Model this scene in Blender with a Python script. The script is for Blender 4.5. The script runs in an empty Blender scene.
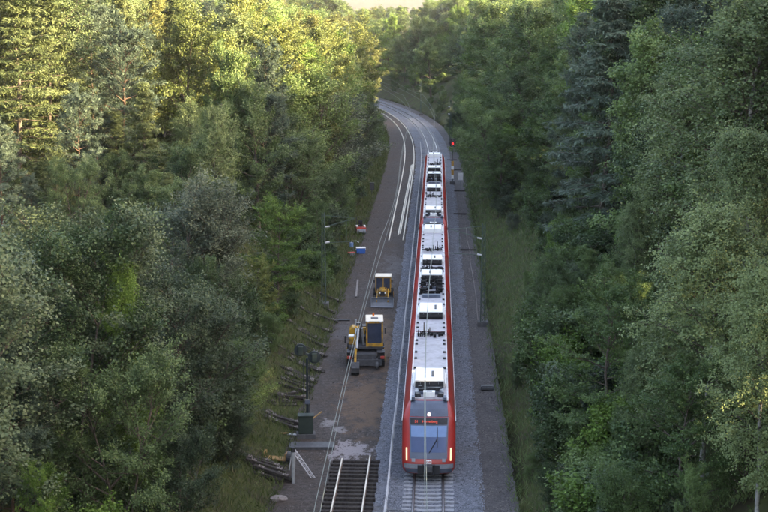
import bpy, bmesh, math, random
import numpy as np
from mathutils import Vector, Matrix, Euler
R = math.radians
random.seed(7)
scene = bpy.context.scene
COL = scene.collection

# ------------------------------------------------------------------ camera, sky, sun, exposure
CAM_H, FPX = 24.8, 1480.0            # metres above the rails; focal length in photo pixels (768 wide)
PITCH = math.atan(251 / FPX)
cam_d = bpy.data.cameras.new('camera'); cam = bpy.data.objects.new('camera', cam_d); COL.objects.link(cam)
cam.location = (0, 0, CAM_H); cam.rotation_euler = (math.pi / 2 - PITCH, 0, 0)
cam_d.sensor_width = 36; cam_d.lens = 36 * FPX / 768; cam_d.clip_start = 0.5; cam_d.clip_end = 6000
scene.camera = cam

SUN_EL, SUN_AZ = 18.3, 103.0         # azimuth clockwise from the view direction: from the right, a little behind
world = bpy.data.worlds.new('World'); scene.world = world; world.use_nodes = True
wn = world.node_tree.nodes; wn.clear()
sky = wn.new('ShaderNodeTexSky'); sky.sky_type = 'NISHITA'; sky.sun_disc = False
sky.sun_elevation = R(SUN_EL); sky.sun_rotation = R(SUN_AZ); sky.air_density = 0.75; sky.dust_density = 3.0; sky.ozone_density = 0.4
bg = wn.new('ShaderNodeBackground'); bg.inputs['Strength'].default_value = 0.15
wo = wn.new('ShaderNodeOutputWorld')
world.node_tree.links.new(sky.outputs[0], bg.inputs[0]); world.node_tree.links.new(bg.outputs[0], wo.inputs[0])
sun_d = bpy.data.lights.new('sun', 'SUN'); sun_d.energy = 5.0; sun_d.angle = R(0.53); sun_d.color = (1.0, 0.84, 0.57)
sun = bpy.data.objects.new('sun', sun_d); COL.objects.link(sun)
sdir = Vector((math.sin(R(SUN_AZ)) * math.cos(R(SUN_EL)), math.cos(R(SUN_AZ)) * math.cos(R(SUN_EL)), math.sin(R(SUN_EL))))
sun.rotation_euler = sdir.to_track_quat('Z', 'Y').to_euler(); sun.location = sdir * 200
scene.view_settings.view_transform = 'Standard'; scene.view_settings.look = 'None'
scene.view_settings.exposure = 3.2; scene.view_settings.gamma = 1.0; scene.view_settings.use_curve_mapping = False
vs_ = scene.view_settings; vs_.use_white_balance = True; vs_.white_balance_temperature = 7900; vs_.white_balance_tint = 14   # camera balanced for the shade
cy = scene.cycles
cy.use_denoising = True; cy.denoiser = 'OPENIMAGEDENOISE'; cy.denoising_input_passes = 'RGB_ALBEDO_NORMAL'; cy.denoising_prefilter = 'ACCURATE'
cy.max_bounces = 6; cy.diffuse_bounces = 1; cy.glossy_bounces = 2; cy.transmission_bounces = 3; cy.transparent_max_bounces = 4; cy.volume_bounces = 0
cy.caustics_reflective = False; cy.caustics_refractive = False
cy.sample_clamp_indirect = 6.0

# ------------------------------------------------------------------ helpers
def link(o, parent=None):
    COL.objects.link(o)
    if parent is not None: o.parent = parent
    return o

def tag(o, label=None, cat=None, group=None, kind=None):
    if label: o['label'] = label
    if cat: o['category'] = cat
    if group: o['group'] = group
    if kind: o['kind'] = kind
    return o

def thing(name, label, cat, loc=(0, 0, 0), rz=0, group=None):
    o = bpy.data.objects.new(name, None); link(o); o.empty_display_size = 0.3
    o.location = loc; o.rotation_euler = (0, 0, rz)
    return tag(o, label, cat, group)

def copy_tree(o, parent=None):
    c = o.copy(); link(c); c.parent = parent
    for ch in list(o.children): copy_tree(ch, c)
    return c

class MB:
    def __init__(s): s.v = []; s.f = []
    def add(s, vs, fs):
        b = len(s.v); s.v += [tuple(v) for v in vs]; s.f += [tuple(b + i for i in f) for f in fs]; return s
    def box(s, c, d, rot=None, taper=1.0):
        vs = []
        for z in (-.5, .5):
            k = taper if z > 0 else 1
            for x, y in ((-.5, -.5), (.5, -.5), (.5, .5), (-.5, .5)): vs.append(Vector((x * d[0] * k, y * d[1] * k, z * d[2])))
        if rot is not None: m = Euler(rot).to_matrix(); vs = [m @ v for v in vs]
        vs = [v + Vector(c) for v in vs]
        return s.add(vs, [(3, 2, 1, 0), (4, 5, 6, 7), (0, 1, 5, 4), (1, 2, 6, 5), (2, 3, 7, 6), (3, 0, 4, 7)])
    def box2(s, a, b):
        return s.box([(a[i] + b[i]) / 2 for i in range(3)], [abs(b[i] - a[i]) for i in range(3)])
    def prism(s, poly, axis, a, b):
        # poly: 2D points in the plane across `axis`; a, b: range along it
        def p(q, t): return {'x': (t, q[0], q[1]), 'y': (q[0], t, q[1]), 'z': (q[0], q[1], t)}[axis]
        n = len(poly); vs = [p(q, a) for q in poly] + [p(q, b) for q in poly]
        fs = [tuple(range(n)), tuple(range(2 * n - 1, n - 1, -1))] + [(i, i + n, (i + 1) % n + n, (i + 1) % n) for i in range(n)]
        return s.add(vs, fs)
    def cyl(s, p0, p1, r0, r1=None, n=10, cap=True):
        r1 = r0 if r1 is None else r1
        p0 = Vector(p0); p1 = Vector(p1); d = (p1 - p0).normalized()
        u = d.orthogonal().normalized(); w = d.cross(u)
        vs = [];
        for p, r in ((p0, r0), (p1, r1)):
            for i in range(n):
                a = 2 * math.pi * i / n; vs.append(p + u * (r * math.cos(a)) + w * (r * math.sin(a)))
        fs = [(i, (i + 1) % n, (i + 1) % n + n, i + n) for i in range(n)]
        if cap: fs += [tuple(range(n - 1, -1, -1)), tuple(range(n, 2 * n))]
        return s.add(vs, fs)
    def tube(s, pts, r, n=6):
        for a, b in zip(pts[:-1], pts[1:]): s.cyl(a, b, r, r, n)
        return s
    def bar(s, p0, p1, w, h):
        p0 = Vector(p0); p1 = Vector(p1); d = (p1 - p0); L = d.length; d.normalize()
        sd = d.cross(Vector((0, 0, 1)));
        sd = Vector((1, 0, 0)) if sd.length < 1e-3 else sd.normalized()
        up = sd.cross(d)
        vs = [p + sd * (w * a) + up * (h * b) for p in (p0, p1) for a, b in ((-.5, -.5), (.5, -.5), (.5, .5), (-.5, .5))]
        return s.add(vs, [(0, 1, 2, 3), (7, 6, 5, 4), (0, 4, 5, 1), (1, 5, 6, 2), (2, 6, 7, 3), (3, 7, 4, 0)])
    def build(s, name, mat, parent=None, bevel=0, smooth=False, loc=None):
        me = bpy.data.meshes.new(name); me.from_pydata(s.v, [], s.f)
        bm = bmesh.new(); bm.from_mesh(me)
        bmesh.ops.recalc_face_normals(bm, faces=bm.faces)
        if bevel: bmesh.ops.bevel(bm, geom=list(bm.edges), offset=bevel, segments=1, affect='EDGES', clamp_overlap=True)
        bm.to_mesh(me); bm.free(); me.update()
        if smooth:
            for p in me.polygons: p.use_smooth = True
        me.materials.append(mat)
        o = bpy.data.objects.new(name, me); link(o, parent)
        if loc is not None: o.location = loc
        return o

def mesh_np(name, V, F, mat, tone=None, smooth=False):
    V = np.ascontiguousarray(V, dtype=np.float32); F = np.ascontiguousarray(F, dtype=np.int32)
    me = bpy.data.meshes.new(name); k = F.shape[1]
    me.vertices.add(len(V)); me.vertices.foreach_set('co', V.ravel())
    me.loops.add(F.size); me.loops.foreach_set('vertex_index', F.ravel())
    me.polygons.add(len(F)); me.polygons.foreach_set('loop_start', np.arange(0, F.size, k, dtype=np.int32))
    me.polygons.foreach_set('loop_total', np.full(len(F), k, dtype=np.int32))
    if smooth: me.polygons.foreach_set('use_smooth', np.ones(len(F), dtype=bool))
    me.update(calc_edges=True)
    if tone is not None:
        at = me.attributes.new('tone', 'FLOAT', 'POINT'); at.data.foreach_set('value', np.ascontiguousarray(tone, dtype=np.float32))
    me.materials.append(mat)
    return me

# ------------------------------------------------------------------ materials
def nodes_of(name):
    m = bpy.data.materials.new(name); m.use_nodes = True; nt = m.node_tree
    return m, nt, nt.nodes, nt.links, nt.nodes['Principled BSDF']

def col4(c): return (c[0], c[1], c[2], 1)

def pmat(name, c1, c2=None, scale=3.0, rough=0.7, spec=0.3, bump=0.0, bscale=None, metal=0.0, lo=0.35, hi=0.65, c3=None, scale3=0.3, lo3=.5, hi3=.7, coord='Object', emit=None, estr=0):
    m, nt, N, L, b = nodes_of(name)
    b.inputs['Roughness'].default_value = rough; b.inputs['Specular IOR Level'].default_value = spec; b.inputs['Metallic'].default_value = metal
    tc = N.new('ShaderNodeTexCoord')
    c2 = c2 or tuple(x * .7 for x in c1)
    no = N.new('ShaderNodeTexNoise'); no.inputs['Scale'].default_value = scale; no.inputs['Detail'].default_value = 6; no.inputs['Roughness'].default_value = .65
    L.new(tc.outputs[coord], no.inputs['Vector'])
    mr = N.new('ShaderNodeMapRange'); mr.inputs[1].default_value = lo; mr.inputs[2].default_value = hi; L.new(no.outputs[0], mr.inputs[0])
    mx = N.new('ShaderNodeMix'); mx.data_type = 'RGBA'; mx.inputs[6].default_value = col4(c1); mx.inputs[7].default_value = col4(c2); L.new(mr.outputs[0], mx.inputs[0])
    out = mx.outputs[2]
    if c3:
        n3 = N.new('ShaderNodeTexNoise'); n3.inputs['Scale'].default_value = scale3; n3.inputs['Detail'].default_value = 5; L.new(tc.outputs[coord], n3.inputs['Vector'])
        m3 = N.new('ShaderNodeMapRange'); m3.inputs[1].default_value = lo3; m3.inputs[2].default_value = hi3; L.new(n3.outputs[0], m3.inputs[0])
        x3 = N.new('ShaderNodeMix'); x3.data_type = 'RGBA'; L.new(out, x3.inputs[6]); x3.inputs[7].default_value = col4(c3); L.new(m3.outputs[0], x3.inputs[0]); out = x3.outputs[2]
    L.new(out, b.inputs['Base Color'])
    if bump:
        bn = N.new('ShaderNodeTexNoise'); bn.inputs['Scale'].default_value = bscale or scale * 4; bn.inputs['Detail'].default_value = 5; L.new(tc.outputs[coord], bn.inputs['Vector'])
        bu = N.new('ShaderNodeBump'); bu.inputs['Strength'].default_value = bump; bu.inputs['Distance'].default_value = .05; L.new(bn.outputs[0], bu.inputs['Height']); L.new(bu.outputs[0], b.inputs['Normal'])
    if emit: b.inputs['Emission Color'].default_value = col4(emit); b.inputs['Emission Strength'].default_value = estr
    return m

def gravel(name, c1, c2, scale=14, c3=None, scale3=.25, lo3=.45, hi3=.65, patches=()):
    """stones: voronoi cells with their own tone, plus relief; patches: (x, y, rx, ry, colour, edge, amount) stains on the ground"""
    m, nt, N, L, b = nodes_of(name)
    b.inputs['Roughness'].default_value = .85; b.inputs['Specular IOR Level'].default_value = .25
    tc = N.new('ShaderNodeTexCoord'); co = tc.outputs['Object']
    vo = N.new('ShaderNodeTexVoronoi'); vo.inputs['Scale'].default_value = scale; L.new(co, vo.inputs['Vector'])
    no = N.new('ShaderNodeTexNoise'); no.inputs['Scale'].default_value = 3.2; no.inputs['Detail'].default_value = 8; no.inputs['Roughness'].default_value = .75; L.new(co, no.inputs['Vector'])
    sp = N.new('ShaderNodeSeparateColor'); L.new(vo.outputs['Color'], sp.inputs[0])
    ad = N.new('ShaderNodeMath'); ad.operation = 'MULTIPLY_ADD'; L.new(sp.outputs[0], ad.inputs[0]); ad.inputs[1].default_value = .6
    sb = N.new('ShaderNodeMath'); sb.operation = 'MULTIPLY_ADD'; L.new(no.outputs[0], sb.inputs[0]); sb.inputs[1].default_value = 1.0; sb.inputs[2].default_value = -.30
    L.new(sb.outputs[0], ad.inputs[2])
    mx = N.new('ShaderNodeMix'); mx.data_type = 'RGBA'; mx.inputs[6].default_value = col4(c1); mx.inputs[7].default_value = col4(c2); L.new(ad.outputs[0], mx.inputs[0])
    out = mx.outputs[2]
    def over(fac, colr):
        nonlocal out
        x = N.new('ShaderNodeMix'); x.data_type = 'RGBA'; L.new(fac, x.inputs[0]); L.new(out, x.inputs[6]); x.inputs[7].default_value = col4(colr); out = x.outputs[2]
    if c3:
        n3 = N.new('ShaderNodeTexNoise'); n3.inputs['Scale'].default_value = scale3; n3.inputs['Detail'].default_value = 7; n3.inputs['Roughness'].default_value = .65; L.new(co, n3.inputs['Vector'])
        m3 = N.new('ShaderNodeMapRange'); m3.inputs[1].default_value = lo3; m3.inputs[2].default_value = hi3; m3.inputs[4].default_value = .8; L.new(n3.outputs[0], m3.inputs[0])
        over(m3.outputs[0], c3)
    for (px, py, rx, ry, pc, edge, amt) in patches:
        mp = N.new('ShaderNodeMapping'); mp.vector_type = 'POINT'
        mp.inputs['Location'].default_value = (-px / rx, -py / ry, 0); mp.inputs['Scale'].default_value = (1 / rx, 1 / ry, 0); L.new(co, mp.inputs['Vector'])
        ln = N.new('ShaderNodeVectorMath'); ln.operation = 'LENGTH'; L.new(mp.outputs[0], ln.inputs[0])
        pn = N.new('ShaderNodeTexNoise'); pn.inputs['Scale'].default_value = 2.2 if edge > .36 else 4.5; pn.inputs['Detail'].default_value = 8; pn.inputs['Roughness'].default_value = .7
        mq = N.new('ShaderNodeMapping'); mq.inputs['Location'].default_value = (px, py * 3, 0); mq.inputs['Scale'].default_value = (.6, .35, 1); L.new(co, mq.inputs['Vector']); L.new(mq.outputs[0], pn.inputs['Vector'])
        s1 = N.new('ShaderNodeMath'); s1.operation = 'MULTIPLY_ADD'; L.new(pn.outputs[0], s1.inputs[0]); s1.inputs[1].default_value = 3.6; s1.inputs[2].default_value = -.9
        s2 = N.new('ShaderNodeMath'); s2.operation = 'SUBTRACT'; L.new(s1.outputs[0], s2.inputs[0]); L.new(ln.outputs['Value'], s2.inputs[1])
        mr = N.new('ShaderNodeMapRange'); mr.inputs[1].default_value = 0; mr.inputs[2].default_value = edge; mr.inputs[4].default_value = amt; L.new(s2.outputs[0], mr.inputs[0])
        over(mr.outputs[0], pc)
    L.new(out, b.inputs['Base Color'])
    bu = N.new('ShaderNodeBump'); bu.inputs['Strength'].default_value = .9; bu.inputs['Distance'].default_value = .06
    L.new(ad.outputs[0], bu.inputs['Height']); L.new(bu.outputs[0], b.inputs['Normal'])
    return m

def leafmat(name, ca, cb, cc=None, trans=.3, rough=.6, spec=.22, var=.25, acc=.9):
    """leaves: tone attribute runs ca -> cb, a few leaves take cc; each tree shifts a little as a whole"""
    m, nt, N, L, b = nodes_of(name)
    at = N.new('ShaderNodeAttribute'); at.attribute_name = 'tone'
    oi = N.new('ShaderNodeObjectInfo')
    a1 = N.new('ShaderNodeMath'); a1.operation = 'MULTIPLY_ADD'; L.new(oi.outputs['Random'], a1.inputs[0]); a1.inputs[1].default_value = var * 2; a1.inputs[2].default_value = -var
    a2 = N.new('ShaderNodeMath'); a2.operation = 'ADD'; a2.use_clamp = True; L.new(a1.outputs[0], a2.inputs[0]); L.new(at.outputs['Fac'], a2.inputs[1])
    mx = N.new('ShaderNodeMix'); mx.data_type = 'RGBA'; mx.inputs[6].default_value = col4(ca); mx.inputs[7].default_value = col4(cb); L.new(a2.outputs[0], mx.inputs[0])
    out = mx.outputs[2]
    if cc:
        gt = N.new('ShaderNodeMath'); gt.operation = 'GREATER_THAN'; gt.inputs[1].default_value = acc
        fr = N.new('ShaderNodeMath'); fr.operation = 'FRACT'; ml = N.new('ShaderNodeMath'); ml.operation = 'MULTIPLY'; ml.inputs[1].default_value = 37.7
        L.new(at.outputs['Fac'], ml.inputs[0]); L.new(ml.outputs[0], fr.inputs[0]); L.new(fr.outputs[0], gt.inputs[0])
        x = N.new('ShaderNodeMix'); x.data_type = 'RGBA'; L.new(gt.outputs[0], x.inputs[0]); L.new(out, x.inputs[6]); x.inputs[7].default_value = col4(cc); out = x.outputs[2]
    L.new(out, b.inputs['Base Color'])
    b.inputs['Roughness'].default_value = rough; b.inputs['Specular IOR Level'].default_value = spec
    tr = N.new('ShaderNodeBsdfTranslucent'); L.new(out, tr.inputs['Color'])
    ms = N.new('ShaderNodeMixShader'); ms.inputs[0].default_value = trans
    L.new(b.outputs[0], ms.inputs[1]); L.new(tr.outputs[0], ms.inputs[2]); L.new(ms.outputs[0], N['Material Output'].inputs['Surface'])
    return m

def foliage(name, trans=.24, rough=.55, spec=.22, var=.48, acc=.965):
    """one material for all crowns: each tree carries its own leaf colour, each leaf its own tone"""
    m, nt, N, L, b = nodes_of(name)
    at = N.new('ShaderNodeAttribute'); at.attribute_name = 'tone'
    oi = N.new('ShaderNodeObjectInfo')
    a1 = N.new('ShaderNodeMath'); a1.operation = 'MULTIPLY_ADD'; L.new(oi.outputs['Random'], a1.inputs[0]); a1.inputs[1].default_value = var * 2; a1.inputs[2].default_value = -var
    a2 = N.new('ShaderNodeMath'); a2.operation = 'ADD'; a2.use_clamp = True; L.new(a1.outputs[0], a2.inputs[0]); L.new(at.outputs['Fac'], a2.inputs[1])
    mx = N.new('ShaderNodeMix'); mx.data_type = 'RGBA'; mx.inputs[6].default_value = (.56, .62, .60, 1); mx.inputs[7].default_value = (1.46, 1.36, 1.30, 1); L.new(a2.outputs[0], mx.inputs[0])
    gt = N.new('ShaderNodeMath'); gt.operation = 'GREATER_THAN'; gt.inputs[1].default_value = acc
    fr = N.new('ShaderNodeMath'); fr.operation = 'FRACT'; ml = N.new('ShaderNodeMath'); ml.operation = 'MULTIPLY'; ml.inputs[1].default_value = 37.7
    L.new(at.outputs['Fac'], ml.inputs[0]); L.new(ml.outputs[0], fr.inputs[0]); L.new(fr.outputs[0], gt.inputs[0])
    x = N.new('ShaderNodeMix'); x.data_type = 'RGBA'; L.new(gt.outputs[0], x.inputs[0]); L.new(mx.outputs[2], x.inputs[6]); x.inputs[7].default_value = (1.9, 1.75, 1.7, 1)
    mu = N.new('ShaderNodeMix'); mu.data_type = 'RGBA'; mu.blend_type = 'MULTIPLY'; mu.inputs[0].default_value = 1; L.new(oi.outputs['Color'], mu.inputs[6]); L.new(x.outputs[2], mu.inputs[7]); out = mu.outputs[2]
    L.new(out, b.inputs['Base Color']); b.inputs['Roughness'].default_value = rough; b.inputs['Specular IOR Level'].default_value = spec
    tr = N.new('ShaderNodeBsdfTranslucent'); L.new(out, tr.inputs['Color'])
    ms = N.new('ShaderNodeMixShader'); ms.inputs[0].default_value = trans
    L.new(b.outputs[0], ms.inputs[1]); L.new(tr.outputs[0], ms.inputs[2]); L.new(ms.outputs[0], N['Material Output'].inputs['Surface'])
    return m

M = {}
M['soil'] = pmat('soil', (.045, .05, .022), (.075, .085, .03), scale=1.2, bump=.6, c3=(.055, .042, .03), scale3=.4, rough=.95, spec=.1)
M['ballast'] = gravel('ballast', (.048, .052, .062), (.26, .275, .315), 10, c3=(.12, .105, .095), scale3=.35, lo3=.5, hi3=.7)
M['cess'] = gravel('cess_gravel', (.033, .030, .030), (.165, .148, .143), 10, c3=(.07, .064, .064), scale3=.4, lo3=.42, hi3=.62)
M['formation'] = gravel('formation_earth', (.026, .022, .020), (.098, .082, .074), 8, c3=(.064, .045, .033), scale3=.4,
    patches=[(-1.0, 91, 2.3, 9, (.155, .098, .06), .5, .65), (.3, 104, 1.2, 9, (.16, .10, .06), .5, .65), (-.4, 113, 1.8, 7, (.15, .10, .062), .5, .6),
             (-3.3, 86.3, .55, 1.2, (.34, .33, .335), .36, .5), (-2.6, 85, .5, .7, (.34, .33, .335), .36, .5), (-1.9, 80.8, 1.5, 2.2, (.36, .325, .335), .36, .7), (-4.5, 125, .9, 12, (.2, .19, .19), .6, .5), (1.0, 140, 1.5, 9, (.13, .125, .13), .6, .6), (-3, 112, 1.4, 5, (.10, .095, .10), .5, .6)])
M['steel'] = pmat('rail_steel', (.62, .58, .52), (.38, .31, .25), scale=1.5, rough=.45, spec=.5, metal=.25)
M['rust'] = pmat('rusty_steel', (.14, .085, .055), (.085, .06, .05), scale=3, rough=.8)
M['oldrail'] = pmat('pale_rail', (.80, .76, .64), (.55, .48, .38), scale=.8, rough=.5, spec=.4)
M['runrail'] = pmat('running_rail', (.10, .085, .075), (.17, .13, .11), scale=3, rough=.5, spec=.5, metal=.4)
M['railtop'] = pmat('rail_head', (.55, .56, .58), (.40, .40, .42), scale=2, rough=.28, spec=.6, metal=.9)
M['conc'] = pmat('concrete_sleeper', (.36, .365, .385), (.26, .262, .275), scale=4, bump=.25, rough=.9)
M['wood'] = pmat('creosoted_wood', (.022, .019, .018), (.068, .058, .052), scale=6, bump=.5, rough=.9, spec=.2)
M['plate'] = pmat('pale_baseplate', (.24, .21, .195), (.13, .105, .095), scale=8, rough=.6)
M['red'] = pmat('train_red', (.42, .032, .026), (.35, .032, .026), scale=1.2, rough=.36, spec=.45, c3=(.30, .045, .04), scale3=.6)
M['deck'] = pmat('roof_deck_grey', (.43, .415, .45), (.35, .34, .365), scale=.9, rough=.55, spec=.35, c3=(.27, .255, .265), scale3=2.5, lo3=.48, hi3=.7)
M['white'] = pmat('white_paint', (.88, .88, .86), (.80, .80, .78), scale=2, rough=.5)
M['gutter'] = pmat('pale_gutter', (.62, .62, .63), (.45, .45, .46), scale=3, rough=.5)
M['slate'] = pmat('slate_mask', (.075, .095, .14), (.06, .075, .11), scale=2, rough=.3, spec=.5)
M['black'] = pmat('black_paint', (.018, .018, .021), (.032, .032, .036), scale=6, rough=.5)
M['dark'] = pmat('dark_grey', (.05, .052, .058), (.085, .086, .09), scale=5, rough=.6)
M['grey'] = pmat('mid_grey', (.24, .26, .29), (.18, .195, .22), scale=3, rough=.5)
M['blind'] = pmat('sun_blind', (.17, .28, .48), (.15, .25, .44), scale=4, rough=.35, spec=.3)
M['glass'] = pmat('dark_glass', (.035, .05, .085), (.025, .035, .06), scale=2, rough=.06, spec=.8)
M['glass2'] = pmat('windscreen_glass', (.05, .085, .19), (.04, .07, .155), scale=1.2, rough=.08, spec=.4)
M['bluegrey'] = pmat('blue_grey_skirt', (.10, .125, .17), (.075, .09, .125), scale=3, rough=.5)
M['lamp'] = pmat('lit_lamp', (1, .9, .6), rough=.3, emit=(1.0, .74, .34), estr=.11)
M['lampw'] = pmat('lit_top_lamp', (1, .95, .9), rough=.3, emit=(1.0, .78, .72), estr=.2)
M['led'] = pmat('display_led', (.5, .05, .03), rough=.4, emit=(1, .14, .10), estr=.055)
M['siglamp'] = pmat('signal_red_lamp', (.6, .02, .02), rough=.3, emit=(1, .05, .06), estr=.2)
M['yellow'] = pmat('machine_yellow', (.52, .27, .022), (.36, .20, .03), scale=2.5, rough=.5, c3=(.13, .095, .055), scale3=2.5, lo3=.48, hi3=.66)
M['cream'] = pmat('cream_roof', (.74, .66, .52), (.62, .54, .42), scale=2, rough=.5)
M['tyre'] = pmat('tyre_rubber', (.022, .022, .023), (.05, .048, .045), scale=8, rough=.9, spec=.2)
M['orange'] = pmat('beacon_orange', (.75, .16, .02), rough=.3)
M['bluebox'] = pmat('blue_plastic', (.03, .15, .52), (.04, .12, .40), scale=3, rough=.4)
M['silver'] = pmat('galvanised', (.46, .48, .50), (.34, .36, .38), scale=4, rough=.45, metal=.4)
M['mast'] = pmat('mast_green', (.07, .105, .085), (.05, .075, .06), scale=2, rough=.6)
M['green'] = pmat('cabinet_green', (.022, .036, .030), (.032, .046, .038), scale=2, rough=.6)
M['sigback'] = pmat('signal_shield_back', (.018, .028, .032), (.028, .038, .042), scale=3, rough=.5)
M['wire'] = pmat('catenary_wire', (.20, .23, .20), (.15, .17, .15), scale=2, rough=.5, metal=.3)
M['tape'] = pmat('barrier_white', (.50, .49, .50), (.34, .33, .34), scale=1.5, rough=.6)
M['plank'] = pmat('pale_timber', (.36, .22, .085), (.25, .155, .07), scale=4, rough=.8)
M['amber'] = pmat('amber_board', (.45, .25, .05), (.38, .2, .04), scale=3, rough=.5)
M['stone'] = pmat('stone', (.13, .13, .13), (.08, .08, .085), scale=3, bump=.5, rough=.95)
M['wearred'] = pmat('worn_red_paint', (.50, .055, .035), (.36, .06, .045), scale=4, rough=.5)

# ------------------------------------------------------------------ the line of the railway and the cutting
YY = np.arange(-700, 2600, 1.0)
_sl = np.full(len(YY), .036)
_k = -np.clip((YY - 200) / 120, 0, 1) / 550
_sl = np.maximum(.036 + np.cumsum(_k), -.8)
XX = np.cumsum(_sl); XX += 2.34 - np.interp(74.9, YY, XX)
def xc(Y): return np.interp(Y, YY, XX)
def slp(Y): return np.interp(Y, YY, _sl)
def pt(u, Y, z=0.0):
    """a point u metres right of the running track's centre line"""
    return Vector((float(xc(Y) + u * math.sqrt(1 + float(slp(Y)) ** 2)), Y, z))
def heading(Y): return -math.atan(float(slp(Y)))

def terr(X, Y):
    X = np.asarray(X, float); Y = np.asarray(Y, float)
    u = (X - xc(Y)) / np.sqrt(1 + slp(Y) ** 2)
    nz = (.55 * np.sin(X * .21 + Y * .13) + .4 * np.sin(X * .37 - Y * .29 + 1) + .3 * np.sin(X * .071 + Y * .053 + 2) * 2)
    far = np.clip((Y - 330) / 250, 0, 1)
    r = np.clip(u - 4.4, 0, None); l = np.clip(-u - 8.0, 0, None)
    hr = np.minimum(r, 27) * .56 + np.clip(r - 27, 0, 60) * .12
    hl = np.minimum(l, 6) * .36 + np.clip(l - 6, 0, 34) * .43 + np.clip(l - 40, 0, 70) * .10
    h = hr * (1 - .25 * far) + hl * (1 - .3 * far)
    amp = np.clip((r + l) / 6, 0, 1)
    drop = np.clip((Y - 640) / 300, 0, 1) * 16
    return np.maximum(h + nz * .45 * amp - .12 - drop, -.12)

ys = np.concatenate([np.arange(-300, -60, 60), np.arange(-60, 20, 8), np.arange(20, 430, 2.5), np.arange(430, 700, 12), np.arange(700, 1500, 100)])
us = np.concatenate([[-900, -500, -300, -200, -150], np.arange(-120, -60, 10), np.arange(-60, -20, 3), np.arange(-20, -8, 1), np.arange(-8, 4.5, 1.56), np.arange(4.4, 20, 1.1), np.arange(20, 60, 3), np.arange(60, 125, 10), [150, 200, 300, 500, 900]])
G = np.array([[(xc(y) + u * math.sqrt(1 + slp(y) ** 2), y) for u in us] for y in ys])
Gz = terr(G[..., 0], G[..., 1]); V = np.dstack([G, Gz[..., None]]).reshape(-1, 3)
nu = len(us); ii, jj = np.meshgrid(np.arange(len(ys) - 1), np.arange(nu - 1), indexing='ij'); a0 = (ii * nu + jj).ravel()
gm = mesh_np('ground', V, np.stack([a0, a0 + 1, a0 + nu + 1, a0 + nu], 1), M['soil'], smooth=True)
tag(link(bpy.data.objects.new('ground', gm)), kind='structure')

def strip(name, prof, y0, y1, mat, step=1.0, wob=.02, seed=0, kind='structure', edge=0):
    rs = np.random.RandomState(seed); Ys = np.arange(y0, y1 + .01, step); vs = []
    for y in Ys:
        for k, (u, z) in enumerate(prof):
            e = rs.uniform(-edge, edge) if k in (0, len(prof) - 1) else 0
            p = pt(u + e, float(y), z + rs.uniform(-wob, wob)); vs.append(p)
    n = len(prof); fs = [(i * n + j, i * n + j + 1, (i + 1) * n + j + 1, (i + 1) * n + j) for i in range(len(Ys) - 1) for j in range(n - 1)]
    me = mesh_np(name, np.array(vs), np.array(fs), mat, smooth=True)
    return tag(link(bpy.data.objects.new(name, me)), kind=kind)

strip('formation', [(-8.4, -.10), (-7.4, -.06), (-6.4, -.07), (-5.4, -.05), (-4.4, -.07), (-3.4, -.05), (-2.6, -.10), (-1.9, -.14)], 20, 430, M['formation'], wob=.03, seed=1, edge=.35)
strip('cess_path', [(1.9, -.09), (2.6, -.06), (3.3, -.05), (4.0, -.05), (4.7, -.02)], 20, 430, M['cess'], wob=.025, seed=2, edge=.3)
strip('ballast_bed', [(-2.95, -.055), (-2.3, -.02), (-1.75, .0), (-1.3, .012), (-.6, -.01), (0, -.015), (.6, -.01), (1.3, .012), (1.7, .0), (2.75, -.045)], 10, 430, M['ballast'], wob=.012, seed=3, edge=.12)

def rail(name, u, y0, y1, mat, parent=None, z=0.02, topmat=None, step=4.0, h=.15):
    prof = [(-.07, 0), (-.07, .02), (-.02, .04), (-.02, h - .04), (-.036, h - .03), (-.036, h), (.036, h), (.036, h - .03), (.02, h - .04), (.02, .04), (.07, .02), (.07, 0)]
    Ys = list(np.arange(y0, y1, step)) + [y1]; n = len(prof); b = MB(); vs = []
    for y in Ys:
        uu = u(y) if callable(u) else u
        for (a, q) in prof: vs.append(pt(uu + a, float(y), z + q))
    fs = [(i * n + j, i * n + (j + 1) % n, (i + 1) * n + (j + 1) % n, (i + 1) * n + j) for i in range(len(Ys) - 1) for j in range(n)]
    fs += [tuple(range(n)), tuple(range((len(Ys) - 1) * n, len(Ys) * n))]
    b.add(vs, fs); o = b.build(name, mat, parent)
    if topmat:
        o.data.materials.append(topmat)
        for p in o.data.polygons:
            if p.normal.z > .9 and p.center.z > z + h - .01: p.material_index = 1
    return o

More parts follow.
